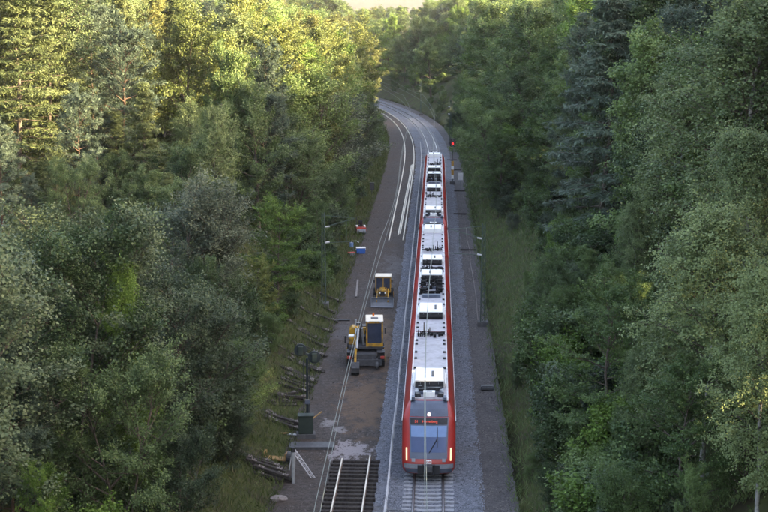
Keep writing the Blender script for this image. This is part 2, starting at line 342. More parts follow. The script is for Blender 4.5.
# loose stones that give the ballast and the bare earth their relief
def rubble(name, n, yr, ur, smin, smax, zf, ca, cb, seed, ypow=1.3):
    rs = np.random.RandomState(seed); Y = yr[0] + (yr[1] - yr[0]) * rs.uniform(0, 1, n) ** ypow; u = rs.uniform(ur[0], ur[1], n)
    X = xc(Y) + u * np.sqrt(1 + slp(Y) ** 2); r = (smin + (smax - smin) * rs.uniform(0, 1, n) ** 2.5) * (.85 + Y / 500)
    Z = np.interp(u, zf[0], zf[1]) - r * .25
    P = np.stack([X, Y, Z], 1); a0 = rs.uniform(0, 6.28, n); V = []
    for k in range(4):
        a = a0 + k * 1.571 + rs.uniform(-.35, .35, n); q = r * rs.uniform(.7, 1.2, n); V.append(P + np.stack([np.cos(a) * q, np.sin(a) * q, -.15 * r], 1))
    V.append(P + np.stack([rs.uniform(-.5, .5, n) * r, rs.uniform(-.5, .5, n) * r, r * rs.uniform(.55, 1.1, n)], 1))
    V = np.stack(V, 1).reshape(-1, 3); b = np.arange(n)[:, None] * 5
    F = np.concatenate([b + np.array([[k, (k + 1) % 4, 4]]) for k in range(4)])
    o = link(bpy.data.objects.new(name, mesh_np(name, V, F, leafmat(name + '_rock', ca, cb, None, trans=0, rough=.9, spec=.2, var=0), np.repeat(rs.uniform(0, 1, n), 5))))
    return tag(o, kind='stuff')
BZ = ([-2.95, -2.3, -1.75, -1.3, -.6, 0, .6, 1.3, 1.7, 2.75], [-.055, -.02, 0, .005, -.015, -.02, -.015, .005, 0, -.045])
rubble('ballast_stones', 62000, (60, 200), (-2.95, 2.9), .035, .085, BZ, (.055, .06, .07), (.28, .295, .335), 41)
rubble('path_stones', 16000, (60, 200), (2.6, 4.9), .025, .065, ([2, 5], [-.06, -.03]), (.045, .04, .038), (.22, .195, .18), 42)
rubble('earth_rubble', 26000, (60, 210), (-8.3, -2.9), .02, .085, ([-8.4, -2], [-.07, -.07]), (.035, .03, .028), (.16, .14, .128), 43)

# running track
trk = thing('railway_track', 'running railway track with concrete sleepers and dark rails under the red train', 'railway track', (0, 0, 0))
for s in (-1, 1): rail('rail', s * .755, 10, 430, M['runrail'], trk, topmat=M['railtop'])
sb = MB()
sb.prism([(-1.3, -.06), (1.3, -.06), (1.3, .035), (.62, .035), (.45, .012), (-.45, .012), (-.62, .035), (-1.3, .035)], 'y', -.13, .13)
slp0 = sb.build('sleeper', M['conc'], trk); slp0.location = pt(0, 60); slp0.rotation_euler.z = heading(60)
jit = random.Random(3)
sl_y = [60 + .62 * k for k in range(1, 40)] + [212 + .62 * k for k in range(0, 190)]
for y in sl_y:
    o = slp0.copy(); link(o, trk); o.location = pt(jit.uniform(-.02, .02), y, jit.uniform(-.006, .006)); o.rotation_euler.z = heading(y)
hid = MB()
for y in np.arange(84.5, 212, .62): hid.box(pt(0, y, -.012), (2.6, .26, .09))
tag(hid.build('sleeper_row', M['conc'], trk), kind='stuff')

# lifted track: the end of the old timber track
old = thing('old_track', 'end of the old track with dark timber sleepers and pale rails', 'railway track', (0, 0, 0))
for s in (-1, 1): rail('rail', -4.0 + s * .755, 30, 78.6 + .25 * s, M['rust'], old, z=.10, topmat=M['oldrail'])
wb = MB(); wb.box((0, 0, .0), (2.6, .27, .20)); w0 = wb.build('sleeper', M['wood'], old, bevel=.015)
w0.location = pt(-4, 45, .005); w0.rotation_euler.z = heading(45)
for k in range(1, 54):
    y = 45 + .63 * k
    if y > 78.6: break
    o = w0.copy(); link(o, old); o.location = pt(-4 + jit.uniform(-.05, .05), y + jit.uniform(-.03, .03), .005 + jit.uniform(-.02, .01)); o.rotation_euler = (0, 0, heading(y) + jit.uniform(-.02, .02))
strip('old_ballast', [(-2.75, -.065), (-2.55, -.03), (-2.2, -.03), (-1.95, -.075)], 30, 80, M['ballast'], wob=.01, seed=9, edge=.08)

# far rails of the lifted track and loose rails between
tag(rail('rail', lambda y: -4.0 - .76, 156.5, 420, M['oldrail'], z=-.03), 'long pale rail lying on the bare bed, on the tree side', 'rail')
tag(rail('rail', lambda y: -4.0 + .76, 156.5, 420, M['oldrail'], z=-.03), 'long pale rail lying on the bare bed, on the train side', 'rail')
tag(rail('rail', lambda y: -3.86 + (y - 160) * .0035, 160, 231, M['oldrail'], z=-.03), 'short loose pale rail, tree side one of the pair between the long rails', 'rail', 'loose rail pair')
tag(rail('rail', lambda y: -3.68 + (y - 160) * .0035, 161, 232, M['oldrail'], z=-.03), 'short loose pale rail, train side one of the pair between the long rails', 'rail', 'loose rail pair')

M['matt'] = pmat('matt_black', (.012, .012, .014), (.03, .028, .027), scale=5, rough=.95, spec=.08)

# ------------------------------------------------------------------ train
PROF = [(1.26, .30), (1.37, .48), (1.415, .85), (1.42, 1.5), (1.42, 2.2), (1.415, 2.75), (1.37, 3.10), (1.26, 3.40), (1.11, 3.62), (.97, 3.76)]
YF = [(.30, .16), (.48, .06), (.62, .0), (.95, .0), (1.2, .12), (1.5, .30), (2.2, .66), (2.75, .95), (3.10, 1.18), (3.40, 1.50), (3.62, 1.95), (3.76, 2.45)]
def prw(h): return float(np.interp(h, [p[1] for p in PROF], [p[0] for p in PROF]))
def yfr(h): return float(np.interp(h, [p[0] for p in YF], [p[1] for p in YF]))
RC = .62
def nose_y(x, h):
    s = min(abs(x) / prw(h), 1.0); sa = s ** (1 / .6); ca = math.sqrt(max(0, 1 - sa * sa))
    return yfr(h) + RC * (1 - ca ** .6)
HS = [.30, .48, .62, .85, 1.0, 1.2, 1.5, 1.85, 2.2, 2.5, 2.75, 2.95, 3.10, 3.25, 3.40, 3.52, 3.62, 3.70, 3.76]
def cab_body(L):
    b = MB(); A = [-90 + 180 * k / 24 for k in range(25)]
    vs = []
    for h in HS:
        w = prw(h)
        row = []
        for a in A:
            sa, ca = math.sin(R(a)), math.cos(R(a))
            row.append((w * math.copysign(abs(sa) ** .6, sa), yfr(h) + RC * (1 - abs(ca) ** .6), h))
        vs += [(-w, L, h)] + row + [(w, L, h)]
    n = 27
    fs = [(i * n + j, i * n + j + 1, (i + 1) * n + j + 1, (i + 1) * n + j) for i in range(len(HS) - 1) for j in range(n - 1)]
    t = (len(HS) - 1) * n
    fs += [tuple(t + k for k in range(n)), tuple(k for k in range(n - 1, -1, -1))]
    fs += [tuple(i * n for i in range(len(HS))) + tuple(i * n + n - 1 for i in range(len(HS) - 1, -1, -1))]
    return b.add(vs, fs)
def mid_body(L):
    b = MB(); poly = [(w, h) for w, h in PROF] + [(-w, h) for w, h in PROF[::-1]]
    return b.prism(poly, 'y', 0, L)
def patch(xl, xr, h0, h1, off=.014, nx=10, nh=8):
    """a panel lying on the nose; xl, xr: functions of height"""
    b = MB(); vs = []
    hs = [h0 + (h1 - h0) * i / nh for i in range(nh + 1)]
    for h in hs:
        for j in range(nx + 1):
            x = xl(h) + (xr(h) - xl(h)) * j / nx
            vs.append((x, nose_y(x, h) - off, h + off * .5))
    n = nx + 1
    fs = [(i * n + j, i * n + j + 1, (i + 1) * n + j + 1, (i + 1) * n + j) for i in range(nh) for j in range(nx)]
    b.add(vs, fs)
    # thickness: back skin and rim
    k = len(vs); back = [(x, y + off * .8, z - off * .4) for x, y, z in vs]
    b.add(back, [f[::-1] for f in fs])
    rim = [j for j in range(n)] + [i * n + nx for i in range(1, nh + 1)] + [nh * n + j for j in range(nx - 1, -1, -1)] + [i * n for i in range(nh - 1, 0, -1)]
    m_ = len(rim); b.f += [(rim[q], rim[(q + 1) % m_], rim[(q + 1) % m_] + k, rim[q] + k) for q in range(m_)]
    return b
def text_mesh(name, s, size, mat, parent, loc, rot, extrude=.003):
    cu = bpy.data.curves.new(name, 'FONT'); cu.body = s; cu.size = size; cu.align_x = 'CENTER'; cu.align_y = 'CENTER'; cu.extrude = extrude; cu.offset = .004
    t = bpy.data.objects.new(name, cu); COL.objects.link(t)
    dg = bpy.context.evaluated_depsgraph_get(); me = bpy.data.meshes.new_from_object(t.evaluated_get(dg))
    bpy.data.objects.remove(t); bpy.data.curves.remove(cu); me.materials.clear(); me.materials.append(mat)
    o = bpy.data.objects.new(name, me); link(o, parent); o.location = loc; o.rotation_euler = rot
    return o
DZ = 3.76
def roof_fit(p, y0, y1, hoods, ticks, junk, rs):
    """roof deck, gutters, air conditioners, cable brackets and electrical gear of one car"""
    MB().box2((-.93, y0, DZ - .05), (.93, y1, DZ + .035)).build('roof_deck', M['deck'], p)
    for s in (-1, 1):
        MB().box2((s * .945, y0 - .2, DZ - .04), (s * 1.03, y1, DZ + .03)).build('gutter', M['gutter'], p)
        MB().box2((s * 1.40, .8 if y0 > 1 else 0, 2.98), (s * 1.432, y1, 3.03)).build('rain_rail', M['gutter'], p)
    for (h0, h1, face, slot) in hoods:
        yb = h0 + .75 if face < 0 else h0; ye = h1 - .75 if face > 0 else h1
        b = MB(); b.prism([(-.84, DZ + .03), (-.84, DZ + .34), (-.76, DZ + .42), (.76, DZ + .42), (.84, DZ + .34), (.84, DZ + .03)], 'y', yb, ye)
        ac = b.build('air_conditioner', M['white'], p)
        fy0, fy1 = (h0, yb) if face < 0 else (ye, h1)
        c = MB(); za, zb = (DZ + .22, DZ + .36) if face < 0 else (DZ + .36, DZ + .22)
        c.add([(-.78, fy0, DZ + .03), (.78, fy0, DZ + .03), (.78, fy1, DZ + .03), (-.78, fy1, DZ + .03), (-.78, fy0, za), (.78, fy0, za), (.78, fy1, zb), (-.78, fy1, zb)],
              [(0, 1, 2, 3), (4, 5, 6, 7), (0, 1, 5, 4), (1, 2, 6, 5), (2, 3, 7, 6), (3, 0, 4, 7)])
        c.build('condenser_grille', M['matt'], p)
        for k in range(3):
            x = -.5 + .5 * k; MB().box2((x - .012, fy0 + .05, max(za, zb) - .05), (x + .012, fy1 - .05, max(za, zb) + .02)).build('grille_bar', M['black'], p)
        MB().box((slot, (yb + ye) / 2, DZ + .44), (.13, (ye - yb) * .42, .04)).build('hood_slot', M['dark'], p)
        for s in (-1, 1):
            MB().box((s * .89, (yb + ye) / 2, DZ + .12), (.07, (ye - yb) * .9, .16)).build('hood_flange', M['white'], p)
    for y in ticks:
        for s in (-1, 1): MB().box((s * .86, y, DZ + .08), (.16, .2, .10)).build('roof_bracket', M['black'], p)
    for (jy, kind) in junk:
        g = MB()
        if kind == 'cable':
            g.bar((-.85, jy, DZ + .12), (.88, jy + .05, DZ + .14), .09, .09)
            g.bar((-.1, jy + .25, DZ + .18), (.88, jy + .35, DZ + .16), .06, .06)
            for k in range(7):
                x = -.78 + .13 * k + rs.uniform(-.03, .03); g.cyl((x, jy - .3 + rs.uniform(-.3, .3), DZ + .03), (x + .03, jy - .3, DZ + rs.uniform(.2, .5)), .05, .035, 6)
            g.cyl((-.42, jy + .1, DZ), (-.42, jy + .1, DZ + .85), .045, .03, 6); g.cyl((-.05, jy + .05, DZ), (-.05, jy + .05, DZ + .55), .03, .03, 6)
            g.bar((-.8, jy - .5, DZ + .2), (-.3, jy + .4, DZ + .24), .05, .05)
            for k in range(5):
                x = rs.uniform(.1, .8); g.box((x, jy + rs.uniform(-.6, .5), DZ + .12), (rs.uniform(.1, .28), rs.uniform(.12, .4), .18))
            g.build('roof_cabling', M['matt'], p)
        else:
            # high-voltage gear and folded pantograph
            for k in range(10):
                x = rs.uniform(-.8, .8); y = jy + rs.uniform(-1.3, 1.3); hh = rs.uniform(.2, .5)
                g.cyl((x, y, DZ + .03), (x, y, DZ + hh), .075, .05, 7)
            g.box((-.62, jy - .2, DZ + .2), (.42, .9, .34)); g.box((.55, jy + .35, DZ + .2), (.5, 1.0, .36)); g.box((.1, jy - .8, DZ + .15), (.3, .4, .24))
            for k in range(8): g.box((rs.uniform(-.75, .75), jy + rs.uniform(-1.2, 1.3), DZ + .14), (rs.uniform(.12, .4), rs.uniform(.12, .5), rs.uniform(.15, .3)))
            g.build('electrical_gear', M['matt'], p)
            pb = MB()
            for s in (-1, 1):
                pb.bar((s * .5, jy - 1.1, DZ + .32), (s * .28, jy + 1.2, DZ + .46), .05, .05)
                pb.bar((s * .28, jy + 1.2, DZ + .46), (s * .12, jy - .9, DZ + .62), .04, .04)
            for dy in (-1.0, -.75): pb.bar((-.82, jy + dy, DZ + .68), (.82, jy + dy, DZ + .68), .06, .05)
            pb.bar((-.5, jy - 1.1, DZ + .32), (.5, jy - 1.1, DZ + .32), .06, .06); pb.bar((-.3, jy + 1.2, DZ + .46), (.3, jy + 1.2, DZ + .46), .06, .06)
            pb.build('pantograph', M['matt'], p)
            MB().box((0, jy - 1.8, DZ + .13), (1.3, .5, .2)).build('equipment_box', M['bluegrey'], p)
def side_fit(p, y0, y1):
    for s in (-1, 1):
        x = s * 1.424
        ds = [y0 + (y1 - y0) * q for q in (.18, .5, .82)]
        edges = [y0 + .3] + [v for d in ds for v in (d - .75, d + .75)] + [y1 - .3]
        for a, b in zip(edges[::2], edges[1::2]):
            if b - a > .5: MB().box2((x - s * .012, a + .1, 1.72), (x + s * .006, b - .1, 2.62)).build('window', M['glass'], p)
        for d in ds:
            dr = MB().box2((x - s * .012, d - .66, .55), (x + s * .010, d + .66, 2.72)).build('door', M['gutter'], p)
            for q in (-.33, .33): MB().box2((x, d + q - .24, 1.3), (x + s * .016, d + q + .24, 2.5)).build('door_pane', M['glass'], p)
        MB().box2((x - s * .012, y0 + .1, .58), (x + s * .004, y1 - .1, .74)).build('side_stripe', M['gutter'], p)
def bogie(p, y):
    g = MB()
    for dy in (-1.1, 1.1):
        for s in (-1, 1): g.cyl((s * .69, y + dy, .47), (s * .82, y + dy, .47), .40, .40, 18)
        g.cyl((-.8, y + dy, .47), (.8, y + dy, .47), .08, .08, 8)
    for s in (-1, 1): g.box((s * .95, y, .55), (.14, 3.0, .22))
    g.build('bogie', M['black'], p)

LE, LM = 18.75, 15.2
def make_cab_car(root, rs, front):
    p = cab_body(LE).build('car', M['red'], root, smooth=False)
    # smooth the curved shell but keep the flat ends flat
    for f in p.data.polygons: f.use_smooth = len(f.vertices) == 4
    # dark mask, screen, display
    msk = patch(lambda h: -(.97 + (h - 1.1) * .035), lambda h: .97 + (h - 1.1) * .035, 1.12, 3.08, .014, 14, 10).build('front_mask', M['slate'], p)
    patch(lambda h: -(.90 + (h - 1.1) * .035), lambda h: .90 + (h - 1.1) * .035, 1.42, 2.68, .022, 14, 8).build('windscreen', M['glass2'], p)
    patch(lambda h: -(.895 + (h - 1.1) * .035), lambda h: .895 + (h - 1.1) * .035, 2.15, 2.68, .027, 14, 4).build('sun_blind', M['blind'], p)
    patch(lambda h: -(.92 + (h - 1.1) * .035), lambda h: .92 + (h - 1.1) * .035, 2.74, 3.03, .022, 14, 4).build('display_glass', M['black'], p)
    patch(lambda h: -1.02 + (h - 3.1) * .08, lambda h: 1.02 - (h - 3.1) * .08, 3.11, 3.70, .014, 12, 8).build('roof_mask', M['slate'], p)
    if front:
        yy = nose_y(0, 2.88) - .05; tilt = R(68)
        text_mesh('display_text', 'Herrenberg', .17, M['led'], p, (.05, yy, 2.90), (tilt, 0, 0))
        text_mesh('display_text', 'S1', .19, M['led'], p, (-.66, nose_y(-.66, 2.88) - .05, 2.89), (tilt, 0, 0))
    # wiper
    MB().bar((.02, nose_y(.02, 1.45) - .07, 1.42), (.46, nose_y(.46, 2.12) - .06, 2.10), .045, .03).bar((.46, nose_y(.46, 1.6) - .05, 1.66), (.46, nose_y(.46, 2.6) - .05, 2.62), .022, .02).build('wiper', M['black'], p)
    for s in (-1, 1):
        hl = (lambda h, s=s: s * (1.16 + .02 * (h - 1.2)) - .04); hr_ = (lambda h, s=s: s * (1.16 + .02 * (h - 1.2)) + .04)
        patch(hl, hr_, 1.02, 1.62, .03, 2, 4).build('headlight', M['lamp'] if front else M['gutter'], p)
        patch(lambda h, s=s: s * .80 - .09, lambda h, s=s: s * .80 + .09, .98, 1.14, .025, 2, 2).build('fog_lamp', M['grey'], p)
    MB().cyl((0, nose_y(0, 3.2) - .09, 3.2), (0, nose_y(0, 3.2) + .1, 3.22), .085, .085, 14).build('top_lamp', M['lampw'] if front else M['gutter'], p)
    # DB plate: white board, red frame and letters
    pl = patch(lambda h: -.15, lambda h: .15, .88, 1.08, .022, 2, 2).build('emblem_plate', M['white'], p)
    yb = nose_y(0, .98) - .03
    text_mesh('emblem_text', 'DB', .17, M['red'], p, (0, yb, .98), (R(75), 0, 0))
    # bumper, coupler
    patch(lambda h: -1.3, lambda h: 1.3, .62, .86, .03, 24, 4).build('bumper', M['grey'], p)
    patch(lambda h: -1.24, lambda h: 1.24, .33, .60, .02, 24, 3).build('skirt', M['bluegrey'], p)
    MB().box2((-.58, -.06, .34), (.58, .3, .82)).build('coupler_recess', M['black'], p)
    cp = MB(); cp.box((0, -.22, .72), (.34, .36, .26)).box((0, -.4, .72), (.42, .08, .34)); cp.box((0, -.12, .86), (.70, .10, .08))
    cp.build('coupler', M['dark'], p, bevel=.02)
    MB().tube([(-.3, -.09, .6), (-.22, -.2, .42), (.0, -.16, .36), (.25, -.22, .38), (.33, -.09, .58)], .025, 6).build('brake_hose', M['black'], p)
    # kit on the roof behind the mask
    MB().box((0, 2.75, DZ + .2), (.62, .42, .26)).build('roof_box', M['white'], p)
    MB().box((0, 2.72, DZ + .345), (.3, .14, .03)).build('roof_box_vent', M['bluegrey'], p)
    for s in (-1, 1):
        MB().cyl((s * .62, 2.72, DZ), (s * .62, 2.72, DZ + .24), .2, .15, 10).build('roof_dome', M['black'], p)
        MB().box((s * .85, 2.4, DZ + .06), (.16, .5, .16)).build('roof_horn', M['bluegrey'], p)
    MB().box2((-.78, 3.1, DZ + .03), (.78, 4.0, DZ + .2)).build('cable_tray', M['slate'], p)
    MB().bar((-.55, 3.3, DZ + .26), (.6, 3.5, DZ + .3), .12, .12).bar((-.3, 3.75, DZ + .25), (.7, 3.6, DZ + .3), .08, .1).box((.45, 3.3, DZ + .3), (.2, .3, .2)).box((-.5, 3.7, DZ + .3), (.2, .26, .2)).build('roof_pipes', M['black'], p)
    roof_fit(p, 2.35, LE, [(4.0, 7.6, -1, .18)], [9.0, 11.4, 13.0, 15.2, 16.2], [(LE - 1.0, 'cable')], rs)
    side_fit(p, 2.2, LE)
    MB().box2((-1.2, 2.2, .25), (1.2, LE - .1, .62)).build('underframe', M['black'], p)
    bogie(p, 3.4); bogie(p, LE + .12)
    return p
def make_mid_car(root, rs, hood_end, junk):
    p = mid_body(LM).build('car', M['red'], root)
    for f in p.data.polygons: f.use_smooth = len(f.vertices) == 4
    hoods = [(3.6, 7.4, -1, .3)] if hood_end == 0 else [(2.2, 5.2, -1, -.15), (9.2, 12.2, -1, .2)]
    tk = [1.0, 2.4, 8.6, 10.4, 12.4, 14.3] if hood_end == 0 else [1.0, 6.4, 7.6, 13.4]
    roof_fit(p, .02, LM - .02, hoods, tk, junk, rs)
    side_fit(p, .3, LM - .3)
    MB().box2((-1.2, .2, .25), (1.2, LM - .2, .62)).build('underframe', M['black'], p)
    bogie(p, -.12) if hood_end else bogie(p, LM + .12)
    return p
def bellows(root):
    poly = [(w - .05, h - .03) for w, h in PROF] + [(-w + .05, h - .03) for w, h in PROF[::-1]]
    g = MB()
    for k in range(3): g.prism(poly, 'y', -.13 + .09 * k, -.07 + .09 * k)
    g.prism([(x * .96, z * .985) for x, z in poly], 'y', -.14, .14)
    return g.build('gangway_bellows', M['dark'], root)

def place(o, y0, y1, root, flip=False):
    """set a car with its ends on the track centre line at y0 and y1 (front to back)"""
    a, b = pt(0, y0), pt(0, y1); d = b - a; rz = math.atan2(-d.x, d.y)
    if flip: a = b; rz += math.pi
    o.location = a - root.location + Vector((0, 0, .17)); o.rotation_euler = (0, 0, rz)

def make_unit(y0, label, front):
    rs = random.Random(11)
    root = thing('commuter_train', label, 'train', pt(0, y0))
    y = y0
    c = make_cab_car(root, rs, front); place(c, y, y + LE, root); y += LE
    for k in range(4):
        if k < 3:
            g = bellows(root); q = pt(0, y + .11) - root.location; g.location = q + Vector((0, 0, .17)); g.rotation_euler.z = heading(y); y += .22
        if k == 0: c = make_mid_car(root, rs, 0, [(13.2, 'gear')]); place(c, y, y + LM, root); y += LM
        elif k == 1: c = make_mid_car(root, rs, 1, [(.9, 'gear'), (7.2, 'cable')]); place(c, y, y + LM, root); y += LM
        elif k == 2: c = make_cab_car(root, rs, False); place(c, y, y + LE, root, flip=True); y += LE
    return root, y
u1, yend = make_unit(74.75, 'leading red electric train with lit headlights and windscreen, grey roof with white air conditioners', True)
u2, yend2 = make_unit(yend + .75, 'rear red electric train coupled behind the leading one, further along the track', False)

# ------------------------------------------------------------------ trees and undergrowth
def nrm(a): return a / np.maximum(np.linalg.norm(a, axis=-1, keepdims=True), 1e-9)
def tubes(P0, P1, R0, R1, n=5):
    D = nrm(P1 - P0); ref = np.where(np.abs(D[:, 2:3]) > .9, np.array([[1., 0, 0]]), np.array([[0, 0, 1.]]))
    U = nrm(np.cross(D, ref)); W = np.cross(D, U); a = np.arange(n) * 2 * np.pi / n
    ring = U[:, None] * np.cos(a)[None, :, None] + W[:, None] * np.sin(a)[None, :, None]
    V = np.concatenate([P0[:, None] + ring * R0[:, None, None], P1[:, None] + ring * R1[:, None, None]], 1)
    k = np.arange(n); f = np.stack([k, (k + 1) % n, (k + 1) % n + n, k + n], 1)
    F = f[None] + (np.arange(len(P0)) * 2 * n)[:, None, None]
    return V.reshape(-1, 3), F.reshape(-1, 4)
def poly_tubes(P, Rd, n=6):
    """continuous tapering tubes through the points P (tubes, points, 3)"""
    D = nrm(np.gradient(P, axis=1)); ref = np.array([.31, .77, .12]); U = nrm(np.cross(D, ref)); W = np.cross(D, U); a = np.arange(n) * 2 * np.pi / n
    V = P[:, :, None] + (U[:, :, None] * np.cos(a)[None, None, :, None] + W[:, :, None] * np.sin(a)[None, None, :, None]) * Rd[:, :, None, None]
    N_, K_ = P.shape[:2]; k = np.arange(n); q = np.arange(K_ - 1)[:, None] * n
    f = np.stack([q + k, q + (k + 1) % n, q + (k + 1) % n + n, q + k + n], -1).reshape(-1, 4)
    F = f[None] + (np.arange(N_) * K_ * n)[:, None, None]
    return V.reshape(-1, 3), F.reshape(-1, 4)
def leaves(C, A, Nn, ln, wd, fold=.12):
    S = nrm(np.cross(A, Nn)); Nn = np.cross(S, A); ln = ln[:, None]; wd = wd[:, None]
    V = np.stack([C, C + A * ln * .45 + S * ln * wd + Nn * ln * fold, C + A * ln, C + A * ln * .45 - S * ln * wd + Nn * ln * fold], 1)
    return V.reshape(-1, 3), np.arange(len(C) * 4).reshape(-1, 4)

def tree(seed, H, Rr, z0=.2, top=.93, nl=24, env='round', e0=15, e1=65, curve=.1, ns=8, nt=6, tl=.8, nlv=26, ls=.17, lw=.42, up=.6, hang=0., flat=.6, r0=.2, stems=1, lean=.03, sec=.45, spread=.12, bare=.15, gap=0., stub=0):
    rs = np.random.RandomState(seed); T0 = []; T1 = []; TR0 = []; TR1 = []
    def seg(a, b, ra, rb): T0.append(a); T1.append(b); TR0.append(ra); TR1.append(rb)
    K = 24; stemz = []
    for s in range(stems):
        ang = rs.uniform(0, 6.28); off = np.array([math.cos(ang), math.sin(ang), 0]) * (.0 if stems == 1 else .0)
        ln_ = np.array([math.cos(ang), math.sin(ang), 0]) * (lean if stems == 1 else .25) * H
        zz = np.linspace(-.4, H * top, K); w = np.cumsum(rs.normal(0, .0045 * H, (K, 2)), 0) * np.linspace(0, 1, K)[:, None]
        P = np.stack([off[0] + ln_[0] * (zz / H) ** 1.3 * (zz > 0) + w[:, 0], off[1] + ln_[1] * (np.abs(zz) / H) ** 1.3 + w[:, 1], zz], 1)
        rad = r0 * (1 - .86 * np.linspace(0, 1, K)) ** .9 * (1 if stems == 1 else .6)
        seg(P[None], None, rad[None], None); stemz.append((zz, P, rad))
    # limbs
    q = (np.arange(nl) + rs.uniform(-.4, .4, nl)) / nl; q = np.clip(q, 0, 1)
    rel = q ** .85
    zl = np.minimum((z0 + (top - z0) * rel) * H, top * H * .985)
    si = rs.randint(0, stems, nl)
    P0 = np.stack([[np.interp(z, stemz[s][0], stemz[s][1][:, k]) for k in range(3)] for z, s in zip(zl, si)])
    az = np.arange(nl) * 2.4 + rs.uniform(-.5, .5, nl) + seed
    el = R(1) * (e0 + (e1 - e0) * rel + rs.normal(0, 7, nl))
    if env == 'round': ev = np.sin(np.pi * np.clip(rel * .78 + .2, 0, 1)) ** .75
    elif env == 'cone': ev = np.clip(1.02 - rel, .04, 1) ** .85
    elif env == 'dome': ev = np.sqrt(np.clip(1 - (rel * .93) ** 2.2, 0, 1))
    else: ev = np.sin(np.pi * np.clip(rel * .7 + .28, 0, 1)) ** .6
    Ll = Rr * ev * rs.uniform(.72, 1.15, nl) / np.maximum(np.cos(el) ** .55, .45)
    D = np.stack([np.cos(az) * np.cos(el), np.sin(az) * np.cos(el), np.sin(el)], 1)
    side = nrm(np.stack([-D[:, 1], D[:, 0], np.zeros(nl)], 1)); bend = rs.normal(0, .12, nl)
    def lpos(i, s):
        s = s[:, None]; return P0[i] + D[i] * (Ll[i][:, None] * s) + np.array([0, 0, 1.]) * (curve * Ll[i][:, None] * s ** 2) + side[i] * (bend[i] * Ll[i])[:, None] * s ** 2
    def ltan(i, s):
        s = s[:, None]; return nrm(D[i] + np.array([0, 0, 1.]) * (2 * curve * s) + side[i] * (2 * bend[i])[:, None] * s)
    idx = np.arange(nl); prev = lpos(idx, np.zeros(nl)); rl = r0 * .42 * (Ll / Rr) ** .8 * (1 - .5 * rel)
    seg(np.stack([lpos(idx, np.full(nl, k / 5)) for k in range(6)], 1), None, np.stack([rl * (1 - .185 * k) for k in range(6)], 1), None)
    # secondaries
    n2 = nl * ns; li = np.repeat(idx, ns); s2 = np.tile((np.arange(ns) + .5) / ns, nl) * (1 - bare) + bare + rs.uniform(-.06, .06, n2); s2 = np.clip(s2, .05, 1)
    B0 = lpos(li, s2); tg = ltan(li, s2)
    rnd = nrm(rs.normal(0, 1, (n2, 3)) * np.array([1, 1, flat])); sgn = np.tile(np.where(np.arange(ns) % 2, 1, -1), nl)[:, None]
    D2 = nrm(tg * .75 + side[li] * sgn * .75 * (1 - s2[:, None] * .5) + rnd * .55 + np.array([0, 0, .12]))
    if flat < .3: D2[:, 2] = D2[:, 2] * .35 + tg[:, 2] * .3; D2 = nrm(D2)
    L2 = Ll[li] * sec * (1.15 - s2 * .75) * rs.uniform(.7, 1.25, n2) + .25
    E2 = B0 + D2 * L2[:, None] + np.array([0, 0, -1.]) * (hang * .25 * L2)[:, None]
    sv, sf = tubes(B0, E2, rl[li] * .42 * (1.1 - s2) + .012, np.full(n2, .008), 3)
    keep2 = rs.uniform(0, 1, n2) > gap
    # twigs
    ci = np.repeat(np.arange(n2)[keep2], nt); n3 = len(ci); s3 = np.tile((np.arange(nt) + .6) / nt, keep2.sum()) + rs.uniform(-.08, .08, n3); s3 = np.clip(s3, .08, 1.02)
    C0 = B0[ci] + (E2[ci] - B0[ci]) * s3[:, None]
    rnd = nrm(rs.normal(0, 1, (n3, 3)) * np.array([1, 1, max(flat, .15)]))
    D3 = nrm(D2[ci] * .55 + rnd * .8 + np.array([0, 0, -1.]) * hang + np.array([0, 0, 1.]) * (.15 if hang < .1 else 0))
    L3 = tl * rs.uniform(.55, 1.3, n3)
    # leaves
    fi = np.repeat(np.arange(n3), nlv); n4 = len(fi); s4 = rs.uniform(.0, 1.05, n4)
    C = C0[fi] + D3[fi] * (L3[fi] * s4)[:, None] + rs.normal(0, spread, (n4, 3)) * np.array([1, 1, .6 if flat < .3 else 1])
    A = nrm(D3[fi] * .7 + rs.normal(0, .6, (n4, 3)) + np.array([0, 0, -.25 - hang * .4]))
    outw = nrm(C0 * np.array([1, 1, 0]) + 1e-6); Nt = nrm(np.array([0, 0, .35 + up]) + outw * .55 + rs.normal(0, .35, (n3, 3)))
    Nn = nrm(Nt[fi] + rs.normal(0, .32, (n4, 3)))
    V, F = leaves(C, A, Nn, ls * rs.uniform(.6, 1.35, n4), np.full(n4, lw))
    ltone = rs.normal(.5, .17, nl); ttone = rs.normal(0, .12, n3)
    tone = np.clip(ltone[li[ci[fi]]] + ttone[fi] + rs.normal(0, .08, n4), 0, 1)
    TV, TF = [], []; base = 0
    for a, b, ra, rb in zip(T0, T1, TR0, TR1):
        v, f = poly_tubes(a, ra, 7 if a.shape[1] == K else 5); TV.append(v); TF.append(f + base); base += len(v)
    if stub:     # dead stubs on a bare lower trunk
        n_ = stub; z = rs.uniform(.12, z0 + .1, n_) * H; a = rs.uniform(0, 6.28, n_); zz, P, rad = stemz[0]
        p0 = np.stack([np.interp(z, zz, P[:, 0]), np.interp(z, zz, P[:, 1]), z], 1); d = np.stack([np.cos(a), np.sin(a), rs.uniform(-.3, .2, n_)], 1) * rs.uniform(.5, 1.6, n_)[:, None]
        v, f = tubes(p0, p0 + d, np.full(n_, .03), np.full(n_, .006), 3); TV.append(v); TF.append(f + base)
    nq = len(F); F = np.concatenate([F, sf + len(V)]); V = np.concatenate([V, sv])
    global NSTEM; NSTEM = sum(len(f) for f in TF[:stems])
    return np.concatenate(TV), np.concatenate(TF), V, F, np.concatenate([np.repeat(tone, 4), np.full(len(sv), .5)]), nq

